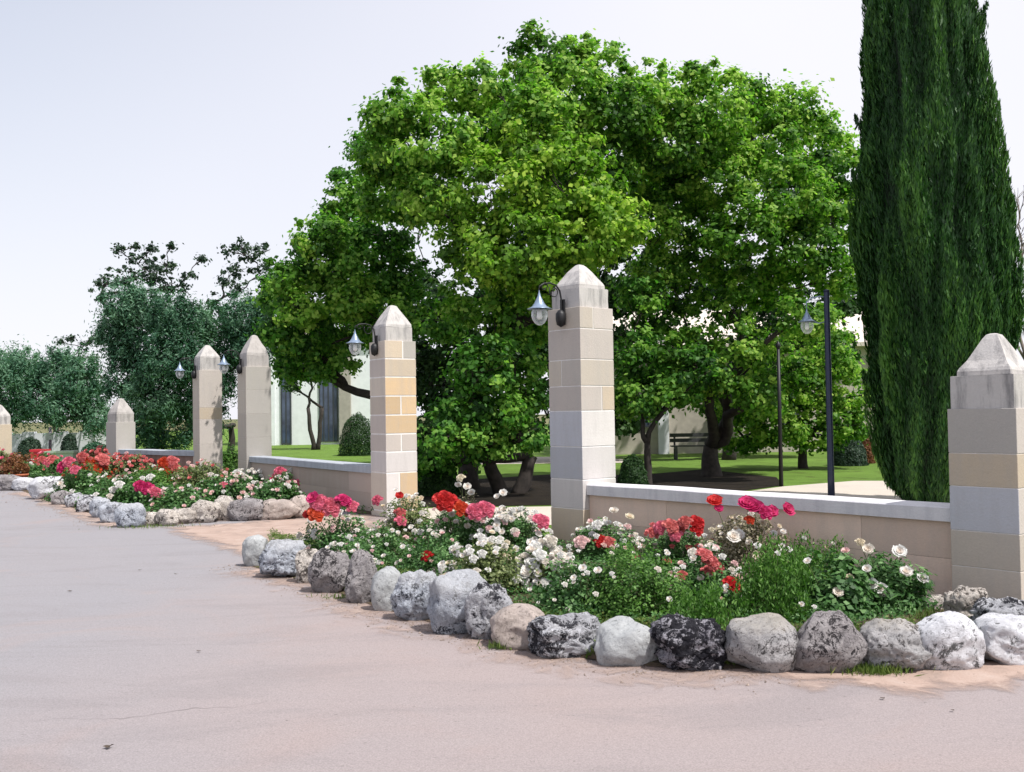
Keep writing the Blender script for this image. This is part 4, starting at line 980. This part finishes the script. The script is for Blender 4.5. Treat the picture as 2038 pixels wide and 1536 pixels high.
tree('broadleaf_tree', at(770, 962), [(700, 400, 55), (690, 460, 60), (760, 470, 60), (650, 520, 60), (720, 560, 75), (800, 560, 60), (620, 600, 65), (560, 590, 45), (690, 650, 70), (600, 680, 60), (555, 660, 45), (760, 640, 60), (660, 720, 55), (590, 730, 40), (735, 300, 40), (870, 640, 60)], 23.0, L_MID,
     'green tree spreading left over the low grey wall and far pillars', trunk_r=0.17, fork=2.0, dy=1.2,
     extra=([(640, 480, 50, -1.2), (700, 600, 50, -1.3), (560, 560, 40, -1.2), (600, 620, 45, -1.4)], L_MAPLE))
tree('broadleaf_tree', at(880, 955), [(880, 700, 50), (860, 770, 55), (885, 850, 55), (855, 920, 45), (900, 640, 45)], 24.0, L_DARK,
     'dark narrow tree right behind the tan block pillar', trunk_r=0.1, fork=0.8, dy=0.6)
# deeper row of dark trees
DG = 'dark trees standing behind the garden'
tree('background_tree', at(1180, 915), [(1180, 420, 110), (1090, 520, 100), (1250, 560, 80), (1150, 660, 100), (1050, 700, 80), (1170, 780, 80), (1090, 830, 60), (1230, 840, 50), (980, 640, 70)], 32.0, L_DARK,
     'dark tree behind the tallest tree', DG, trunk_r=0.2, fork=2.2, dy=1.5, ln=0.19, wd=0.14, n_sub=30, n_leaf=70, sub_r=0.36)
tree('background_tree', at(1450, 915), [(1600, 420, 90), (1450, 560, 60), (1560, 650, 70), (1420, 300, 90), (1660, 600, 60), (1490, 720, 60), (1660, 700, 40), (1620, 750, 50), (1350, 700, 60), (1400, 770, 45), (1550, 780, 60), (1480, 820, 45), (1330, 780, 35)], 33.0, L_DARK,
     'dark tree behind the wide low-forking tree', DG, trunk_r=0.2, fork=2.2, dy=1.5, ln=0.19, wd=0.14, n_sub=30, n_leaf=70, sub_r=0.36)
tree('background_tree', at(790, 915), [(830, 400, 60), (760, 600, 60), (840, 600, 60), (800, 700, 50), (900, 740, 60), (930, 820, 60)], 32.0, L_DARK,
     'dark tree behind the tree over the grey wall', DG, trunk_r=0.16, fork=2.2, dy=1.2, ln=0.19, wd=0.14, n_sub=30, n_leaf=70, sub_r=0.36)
# olives at left
OG = 'grey-green olive trees at the left'
ok_ = dict(ln=0.14, wd=0.045, n_sub=60, n_leaf=120, sub_r=0.34, flat=1.5, up=0.3)
tree('olive_tree', at(310, 925), [(245, 610, 42), (290, 620, 50), (340, 640, 48), (230, 670, 42), (280, 700, 60), (340, 720, 60), (250, 770, 45), (310, 800, 60), (360, 800, 50), (330, 870, 45), (270, 860, 40), (380, 650, 40)], 33.0, L_OLIVE,
     'tall dense grey-green olive behind the grey weathered pillar', OG, trunk_r=0.16, fork=1.2, dy=1.0, **ok_)
tree('olive_tree', at(460, 915), [(430, 650, 42), (490, 640, 50), (540, 640, 40), (450, 700, 45), (500, 700, 45), (380, 720, 45), (430, 770, 40), (550, 580, 30), (405, 840, 40)], 34.0, L_OLIVE,
     'olive tree rising behind the two tall slim pillars', OG, trunk_r=0.14, fork=1.3, dy=0.8, **ok_)
tree('olive_tree', at(110, 895), [(60, 740, 38), (110, 750, 45), (150, 770, 42), (20, 760, 42), (75, 800, 42), (130, 820, 40), (180, 800, 38), (25, 820, 40), (200, 840, 32), (165, 735, 28)], 44.0, L_OLIVE,
     'drooping olive tree low in the far left distance', OG, trunk_r=0.18, fork=1.6, dy=1.2, ln=0.19, wd=0.055, n_sub=38, n_leaf=120, sub_r=0.42, flat=1.6, up=0.3)
tree('olive_tree', at(-30, 892), [(-20, 735, 40), (-60, 770, 45), (10, 740, 32), (-30, 810, 40), (35, 725, 22)], 46.0, L_OLIVE,
     'olive tree cut by the left edge behind the tan pillar', OG, trunk_r=0.18, fork=1.6, dy=1.0, ln=0.19, wd=0.055, n_sub=38, n_leaf=120, sub_r=0.42, flat=1.6, up=0.3)
SG = 'tall sparse trees with dark leaf clusters'
sk = dict(ln=0.14, wd=0.09, n_sub=40, n_leaf=36, sub_r=0.22, shell=0.5)
tree('sparse_tree', at(300, 905), [(240, 500, 9), (268, 492, 7), (300, 495, 8), (275, 525, 22), (300, 545, 30), (330, 530, 24), (255, 560, 28), (215, 560, 22), (355, 570, 20), (375, 545, 14), (398, 515, 7), (320, 570, 28), (340, 488, 4), (195, 590, 15)], 38.0, L_OLIVED,
     'sparse dark-leaved tree poking above the tall olive', SG, trunk_r=0.15, fork=3.0, dy=0.6, **sk)
tree('sparse_tree', at(500, 905), [(455, 500, 18), (480, 490, 16), (500, 510, 24), (470, 540, 24), (445, 560, 16), (530, 500, 12), (520, 545, 26), (475, 580, 22), (560, 530, 22), (425, 600, 14)], 38.0, L_OLIVED,
     'sparse tree with dark leaf clusters above the two slim pillars', SG, trunk_r=0.15, fork=3.0, dy=0.6, **sk)
tree('sparse_tree', at(170, 890), [(140, 675, 9), (160, 690, 14), (180, 685, 10), (155, 715, 18), (120, 680, 4), (185, 710, 14)], 46.0, L_OLIVED,
     'small sparse tree sticking up at the left above the drooping olive', SG, trunk_r=0.1, fork=2.6, dy=0.4, **sk)
# slim tree by the white building
tree('broadleaf_tree', at(628, 895), [(590, 730, 26), (620, 745, 24), (645, 735, 26), (580, 770, 16), (610, 700, 28), (660, 710, 26), (570, 720, 20), (640, 700, 26)], 48.0, L_DARK,
     'slim dark tree standing before the white building door', trunk_r=0.12, fork=2.0, dy=0.4, stems=2)

# cypress
def cypress():
    base = at(1845, 1003); Y = base.y
    root = empty('cypress_tree', base); tag(root, 'tall dark columnar cypress rising out of frame left of the right edge pillar', 'tree', 'cypress')
    # outline measured at heights: (py, left, right)
    prof = [(1000, 1800, 1885), (960, 1765, 1915), (900, 1748, 1950), (800, 1735, 1985), (650, 1718, 2015), (500, 1708, 2012), (350, 1708, 1990), (200, 1716, 1968), (80, 1714, 1950), (0, 1716, 1938), (-150, 1735, 1915), (-300, 1765, 1890), (-420, 1800, 1850)]
    zs, cs, rs = [], [], []
    for (py, l, r) in prof:
        a = atd(l, py, Y); b = atd(r, py, Y); zs.append((a.z + b.z) / 2 - base.z); cs.append((a.x + b.x) / 2 - base.x); rs.append((b.x - a.x) / 2)
    zs[0] = max(zs[0], 0.05)
    n = 270000
    z = RNG.random(n * 2) * zs[-1]; rr = np.interp(z, zs, rs); keep = RNG.random(n * 2) < rr / max(rs); z = z[keep][:n]; rr = rr[keep][:n]; n = len(z)
    a = RNG.random(n) * 2 * np.pi
    lump = np.array([noise.noise((math.cos(x) * 3.2, math.sin(x) * 3.2, q * 0.55)) + 0.5 * noise.noise((math.cos(x) * 7, math.sin(x) * 7, q * 1.3)) for x, q in zip(a, z)])
    rad = rr * (0.91 + 0.24 * lump - 0.16 * RNG.random(n) ** 1.5)
    cx = np.interp(z, zs, cs); C = np.stack([cx + np.cos(a) * rad, np.sin(a) * rad, z], 1)
    o = np.stack([np.cos(a), np.sin(a), np.zeros(n)], 1)
    up = unit(np.array([0, 0, 1.0]) + o * 0.22 + RNG.normal(0, 0.22, (n, 3)))
    nr = unit(o + RNG.normal(0, 0.5, (n, 3))); V = unit(np.cross(up, nr)); s = RNG.uniform(0.5, 1.4, (n, 1))
    T = 0.52 + lump * 0.4 + RNG.normal(0, 0.18, n)
    quads('foliage', C, up * 0.07 * s, V * 0.0135 * s, T, L_CYP, root)
    # loose sprays that break the outline
    sp = []
    for k in range(50):
        zz = random.uniform(1.0, zs[-1] * 0.8); aa = random.uniform(0, 6.28); r0 = np.interp(zz, zs, rs) * 0.97; c0 = np.interp(zz, zs, cs)
        m = 110; t = RNG.random(m); L = random.uniform(0.15, 0.36)
        d = np.array([math.cos(aa) * 0.35, math.sin(aa) * 0.35, 1.0]); d /= np.linalg.norm(d)
        sp.append(np.array([c0 + math.cos(aa) * r0, math.sin(aa) * r0, zz]) + d * (t * L)[:, None] + RNG.normal(0, 0.035, (m, 3)) * (1.2 - t)[:, None])
    C = np.concatenate(sp); n = len(C); up = unit(np.array([0, 0, 1.0]) + RNG.normal(0, 0.3, (n, 3))); V = unit(np.cross(up, rdir(n)))
    quads('outer_sprays', C, up * 0.06, V * 0.014, 0.5 + RNG.normal(0, 0.2, n), L_CYP, root)
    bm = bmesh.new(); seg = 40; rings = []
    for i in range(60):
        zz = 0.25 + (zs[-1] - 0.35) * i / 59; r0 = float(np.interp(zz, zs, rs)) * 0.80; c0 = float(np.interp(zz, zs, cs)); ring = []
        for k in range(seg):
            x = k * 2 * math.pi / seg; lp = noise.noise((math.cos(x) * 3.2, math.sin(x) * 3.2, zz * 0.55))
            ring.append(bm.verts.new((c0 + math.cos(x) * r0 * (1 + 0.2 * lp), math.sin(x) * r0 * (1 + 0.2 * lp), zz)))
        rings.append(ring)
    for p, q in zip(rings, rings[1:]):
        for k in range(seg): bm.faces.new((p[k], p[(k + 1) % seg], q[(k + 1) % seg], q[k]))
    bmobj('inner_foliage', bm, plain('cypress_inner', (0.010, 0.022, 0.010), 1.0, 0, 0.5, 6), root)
    bm = bmesh.new(); tube(bm, [(0, 0, -0.05), (cs[3], 0, 1.5), (cs[6], 0, 5), (cs[-1], 0, zs[-1] - 0.3)], [0.22, 0.17, 0.12, 0.03], 12); bmobj('trunk', bm, M_BARK, root)
cypress()

# bare tree at right behind the cypress
def bare_tree():
    b = at(2070, 905); root = empty('bare_tree', b); tag(root, 'leafless grey twiggy tree showing right of the cypress', 'tree')
    bm = bmesh.new()
    def grow(p, d, L, r, lev):
        q = p + d * L; limb(bm, p, q, r, r * 0.6, 0.1, 4, 5)
        if lev == 0: return
        for k in range(3):
            nd = (d + Vector((random.gauss(0, .5), random.gauss(0, .5), random.gauss(0.1, .3)))).normalized(); grow(q if k else p.lerp(q, 0.6), nd, L * 0.72, r * 0.6, lev - 1)
    grow(Vector((0, 0, 0)), Vector((-0.05, 0, 1)), 3.0, 0.14, 5)
    bmobj('branches', bm, M_TWIG, root)
bare_tree()

# shrubs
def shrub(name, px, py, wpx, ytop, mat, label, ln=0.05, n=16000, k=1.0):
    b = at(px, py); Y = b.y; w = wpx * Y / F; h = atd(px, ytop, Y).z
    root = empty(name, b); tag(root, label, 'shrub', 'shrubs on the lawn')
    d = rdir(n); d[:, 2] = np.abs(d[:, 2]) * 1.15 - 0.15; lump = np.array([1 + 0.13 * noise.noise(Vector(x) * 3.5) for x in d])[:, None]
    r = (1 - 0.35 * RNG.random((n, 1)) ** 2) * lump; C = d * r * np.array([w / 2, w / 2, h]); C[:, 2] = np.maximum(C[:, 2], 0.03)
    nr = unit(d + RNG.normal(0, 0.5, (n, 3))); U, V = leaf_frames(nr, ln, ln * 0.6)
    quads('foliage', C, U, V, 0.45 + RNG.normal(0, 0.2, n), mat, root)
    bm = bmesh.new()
    for i in range(8):
        t = Vector((random.uniform(-.3, .3) * w, random.uniform(-.3, .3) * w, h * 0.75)); limb(bm, (0, 0, 0), t, 0.03, 0.01, 0.1, 4, 5)
    bmobj('stems', bm, M_BARK, root)
shrub('round_shrub', 712, 906, 76, 822, L_DARK, 'clipped round dark green bush left of the cream and tan block pillar', 0.06)
shrub('shrub', 1690, 926, 70, 862, L_OLIVED, 'dark low shrub under the bright tree near the cypress', 0.06)
shrub('shrub', 1722, 922, 36, 858, L_RUST, 'rusty brown shrub tip beside the cypress', 0.06, 6000)
shrub('shrub', 1260, 968, 60, 905, L_DARK, 'dark low shrub at the right foot of the lantern pillar', 0.06, 9000)
shrub('shrub', 870, 985, 90, 890, L_DARK, 'dark shrub filling the shade right of the cream and tan block pillar', 0.06, 14000)
shrub('shrub', 138, 912, 34, 862, L_OLIVED, 'near-black shrub before the whitewashed wall at far left', 0.08, 6000)
shrub('shrub', 60, 915, 50, 870, L_OLIVED, 'dark bluish shrub left of the red crate', 0.08, 7000)
shrub('shrub', 190, 915, 60, 880, L_OLIVE, 'pale green shrub left of the weathered grey pillar', 0.08, 7000)

# ------------------------------------------------------------------ buildings
def win(root, name, x0, x1, z0, z1, y, mull=2, door=False):
    bm = bmesh.new(); t = 0.07
    for (a, b, c, d) in ((x0, x1, z0, z0 + t), (x0, x1, z1 - t, z1), (x0, x0 + t, z0 + t, z1 - t), (x1 - t, x1, z0 + t, z1 - t)): box(bm, a, b, y - 0.05, y + 0.02, c, d)
    for i in range(1, mull):
        xm = x0 + (x1 - x0) * i / mull; box(bm, xm - 0.03, xm + 0.03, y - 0.045, y + 0.02, z0 + t, z1 - t)
    fo = bmobj(name, bm, M_FRAME, root)
    bm = bmesh.new(); box(bm, x0 + t, x1 - t, y - 0.02, y + 0.01, z0 + t, z1 - t); bmobj('pane', bm, M_PANE, fo)
def house_white():
    Y = 56.0; a = atd(535, 890, Y); b = atd(745, 890, Y); L = b.x - a.x
    root = empty('white_building', (a.x - 1, Y, 0)); tag(root, 'white rendered building with tall dark glazed doors behind the lawn', 'building')
    bm = bmesh.new(); box(bm, 0, L + 2, 0, 8, 0, 6.1); bmobj('wall', bm, M_WHITE, root)
    bm = bmesh.new(); box(bm, -0.3, L + 2.3, -0.4, 8.3, 6.1, 6.4); bmobj('roof', bm, M_ROOF, root)
    def X(px): return atd(px, 890, Y).x - (a.x - 1)
    win(root, 'door', X(560), X(581), 0.05, 4.1, -0.03, 2)
    win(root, 'window', X(636), X(674), 0.15, 4.6, -0.03, 4)
    bm = bmesh.new(); box(bm, X(678), X(700), -0.35, -0.003, 0, 6.09); bmobj('pilaster', bm, M_PILA, root)
    bm = bmesh.new(); box(bm, X(542), X(549), -0.2, -0.003, 0, 6.09); bmobj('pilaster', bm, M_WHITE, root)
house_white()
def villa():
    Y = 37.0; a = atd(1225, 905, Y); b = atd(1790, 905, Y); L = b.x - a.x
    root = empty('stone_villa', (a.x, Y, 0)); tag(root, 'beige stone house glimpsed through trees behind the right lawn', 'building')
    Hh = atd(1710, 690, Y).z
    bm = bmesh.new(); box(bm, 0, L, 0, 9, 0, Hh); bmobj('wall', bm, M_VILLA, root)
    bm = bmesh.new(); y0 = -0.5; y1 = 9.5; zr = Hh + 1.9
    for (x0, x1) in ((-0.4, L + 0.4),):
        v = [bm.verts.new(p) for p in ((x0, y0, Hh + .002), (x1, y0, Hh + .002), (x1, y1, Hh + .002), (x0, y1, Hh + .002), (x0, 4.5, zr), (x1, 4.5, zr), (x0, y0, Hh + .15), (x1, y0, Hh + .15), (x1, y1, Hh + .15), (x0, y1, Hh + .15))]
        for q in ((0, 3, 2, 1), (0, 1, 7, 6), (6, 7, 5, 4), (8, 9, 4, 5), (2, 3, 9, 8), (1, 2, 8, 7), (7, 8, 5), (3, 0, 6, 9), (9, 6, 4)): bm.faces.new([v[i] for i in q])
    bmobj('roof', bm, M_ROOF, root)
    def X(px): return atd(px, 890, Y).x - a.x
    win(root, 'window', X(1420), X(1450), 1.0, 2.4, -0.03, 2); win(root, 'window', X(1560), X(1590), 1.0, 2.4, -0.03, 2)
    bm = bmesh.new(); box(bm, X(1310), X(1330), -0.25, -0.003, 0, 1.9); bmobj('buttress', bm, M_WHITE, root)
    win(root, 'window', X(1275), X(1295), 1.0, 2.2, -0.03, 2)
villa()
def low_wall():
    a = atd(-60, 890, 47); b = atd(215, 890, 47)
    root = empty('boundary_wall', (a.x, 47, 0)); tag(root, 'low whitewashed wall under the olive trees at far left', 'wall')
    bm = bmesh.new(); L = b.x - a.x; x = 0
    while x < L:
        w = random.uniform(0.5, 0.9); box(bm, x, x + w - 0.02, -0.15 + random.uniform(-.02, .02), 0.15, 0, random.uniform(0.95, 1.1)); x += w
    bmobj('wall_body', bm, M_LOWWALL, root)
low_wall()
# bits near the far left pillar
def small(name, px, py, w, h, d, mat, label, cat, fn):
    b = at(px, py); root = empty(name, b); tag(root, label, cat); fn(root, w, h, d, mat)
def crate(root, w, h, d, mat):
    bm = bmesh.new(); box(bm, -w/2, w/2, -d/2, d/2, 0, h * 0.86); bmobj('body', bm, mat, root)
    bm = bmesh.new(); box(bm, -w/2-.03, w/2+.03, -d/2-.03, d/2+.03, h*.86+.001, h); bmobj('lid', bm, mat, root)
small('red_bin', 80, 925, 0.5, atd(80, 894, at(80, 925).y).z, 0.4, M_RED, 'bright red box standing behind the roses at far left', 'box', crate)
small('planter_trough', 123, 928, 0.95, atd(123, 897, at(123, 928).y).z, 0.4, M_PALEG, 'pale green trough right of the bright red box', 'planter', crate)
def pot(root, w, h, d, mat):
    bm = bmesh.new(); lathe(bm, [(0.001, 0), (w*.32, 0), (w*.46, h*.8), (w*.5, h*.8), (w*.5, h), (w*.44, h), (w*.42, h*.8), (0.001, h*.75)], 20); bmobj('pot_body', bm, mat, root)
    C = rdir(900) * np.array([w*.5, w*.5, w*.45]) + np.array([0, 0, h + .1]); U, V = leaf_frames(unit(rdir(900)), .07, .045)
    quads('foliage', C, U, V, 0.5 + RNG.normal(0, .2, 900), L_RUST, root)
small('terracotta_pot', 42, 963, 0.36, 0.26, 0.3, M_TERRA, 'terracotta pot beside the small pale rock at far left', 'pot', pot)
def signpost(root, w, h, d, mat):
    bm = bmesh.new(); tube(bm, [(0, 0, 0), (0, 0, h)], 0.07, 10); bmobj('shaft', bm, mat, root)
    bm = bmesh.new(); box(bm, -0.18, 0.18, -0.1, -0.072, h*.55, h*.8); bmobj('board', bm, M_LOWWALL, root)
small('garden_post', 100, 905, 0.1, atd(100, 850, at(100, 905).y).z, 0.1, M_PURP, 'mauve wooden post before the whitewashed wall', 'post', signpost)
# bench by the villa
def bench():
    b = at(1385, 914); root = empty('park_bench', b); tag(root, 'dark bench on the lawn before the beige stone house', 'bench')
    bm = bmesh.new()
    for i in range(3): box(bm, -0.8, 0.8, -0.2 + i*.14, -0.08 + i*.14, 0.42, 0.46)
    bmobj('seat', bm, M_BENCH, root)
    bm = bmesh.new()
    for i in range(2): box(bm, -0.8, 0.8, 0.24, 0.28, 0.56 + i*.17, 0.68 + i*.17)
    bmobj('backrest', bm, M_BENCH, root)
    for s in (-0.65, 0.65):
        bm = bmesh.new(); box(bm, s-.03, s+.03, -0.19, -0.13, 0, 0.419); box(bm, s-.03, s+.03, 0.21, 0.239, 0, 0.85); box(bm, s-.02, s+.02, -.13, .21, .35, .4); bmobj('leg', bm, M_BENCH, root)
bench()

# fallen leaves on the road
LM = plain('dead_leaf', (0.07, 0.05, 0.035), 0.8)
def dead(px, py, r, label):
    b = at(px, py); bm = bmesh.new(); pts = []
    for i in range(9):
        a = i * 2 * math.pi / 9; q = r * (1 if i % 2 else 0.55) * random.uniform(.8, 1.1); pts.append(bm.verts.new((q * math.cos(a) * 1.3, q * math.sin(a), 0.006 + 0.5 * r * abs(math.cos(a)) * random.random())))
    c = bm.verts.new((0, 0, 0.004)); 
    for i in range(9): bm.faces.new((c, pts[i], pts[(i + 1) % 9]))
    o = bmobj('fallen_leaf', bm, LM, loc=(b.x, b.y, 0.0)); tag(o, label, 'leaf', 'fallen leaves on the road')
dead(140, 1177, 0.022, 'dark dry leaf on the open road at left'); dead(215, 1488, 0.024, 'curled leaf at bottom left of the road')
dead(396, 1297, 0.016, 'small leaf on the pinkish patch of road'); dead(278, 1135, 0.018, 'flat leaf upper left, left one of the close pair'); dead(350, 1143, 0.016, 'flat leaf upper left, right one of the close pair')
dead(1757, 1391, 0.016, 'brown leaf on dirt below the tan and blue-grey rock'); dead(1896, 1415, 0.012, 'tiny green-brown leaf near the bottom right dirt')

# loose grit, clods and small stones along the rock borders
def grit(name, line, n, out, label, mat, smin, smax):
    P = [at(*p) for p in line]; seg = [(a, b) for a, b in zip(P, P[1:])]
    L = [(b - a).length for a, b in seg]; bm = bmesh.new()
    for i in range(n):
        a, b = random.choices(seg, L)[0]; d = (b - a).normalized(); nn = Vector((d.y, -d.x, 0))
        o = abs(random.gauss(0, out)); q = a.lerp(b, random.random()) + nn * o
        r = random.uniform(smin, smax) * (1 if random.random() < .9 else 2)
        pts = [q + Vector((math.cos(k * 1.257 + i) * r * random.uniform(.7, 1.3), math.sin(k * 1.257 + i) * r * random.uniform(.7, 1.3), 0.0)) for k in range(5)]
        vs = [bm.verts.new((p.x, p.y, -0.002)) for p in pts]; t = bm.verts.new((q.x + random.uniform(-.3, .3) * r, q.y, r * random.uniform(.5, .9)))
        for k in range(5): bm.faces.new((vs[k], vs[(k + 1) % 5], t))
    o = bmobj(name, bm, mat); tag(o, label, 'gravel', kind='stuff')
M_GRIT = plain('grit', (0.24, 0.19, 0.16), 0.95, 0, 0.6, 30)
grit('gravel', rock_line, 2600, 0.16, 'loose grit and clods along the front of the near rocks', M_GRIT, 0.002, 0.007)
grit('gravel', far_line, 900, 0.3, 'loose grit along the front of the far rocks', M_GRIT, 0.004, 0.010)

M_CRACK = plain('crack_dark', (0.20, 0.175, 0.175), 1.0)
def crack(p0, p1, seed, wd=0.004):
    a = at(*p0); b = at(*p1); n = 60; d = (b - a).normalized(); nn = Vector((-d.y, d.x, 0)); bm = bmesh.new(); prev = None
    for i in range(n + 1):
        t = i / n; q = a.lerp(b, t) + nn * (0.10 * noise.noise((t * 4, seed, 0)) + 0.035 * noise.noise((t * 18, seed, 3)) + 0.012 * noise.noise((t * 60, seed, 7)))
        w = wd * (0.25 + abs(noise.noise((t * 9, seed, 5))) * 1.6) * min(1, 8 * t, 8 * (1 - t)) + 0.0002
        cur = (bm.verts.new((q.x + nn.x * w, q.y + nn.y * w, -0.0025)), bm.verts.new((q.x - nn.x * w, q.y - nn.y * w, -0.0025)))
        if prev: bm.faces.new((prev[0], prev[1], cur[1], cur[0]))
        prev = cur
    bm.normal_update()
    for f in bm.faces:
        if f.normal.z < 0: f.normal_flip()
    o = bmobj('road_crack', bm, M_CRACK); tag(o, kind='structure')
crack((60, 1440), (560, 1395), 1.3, 0.0022)
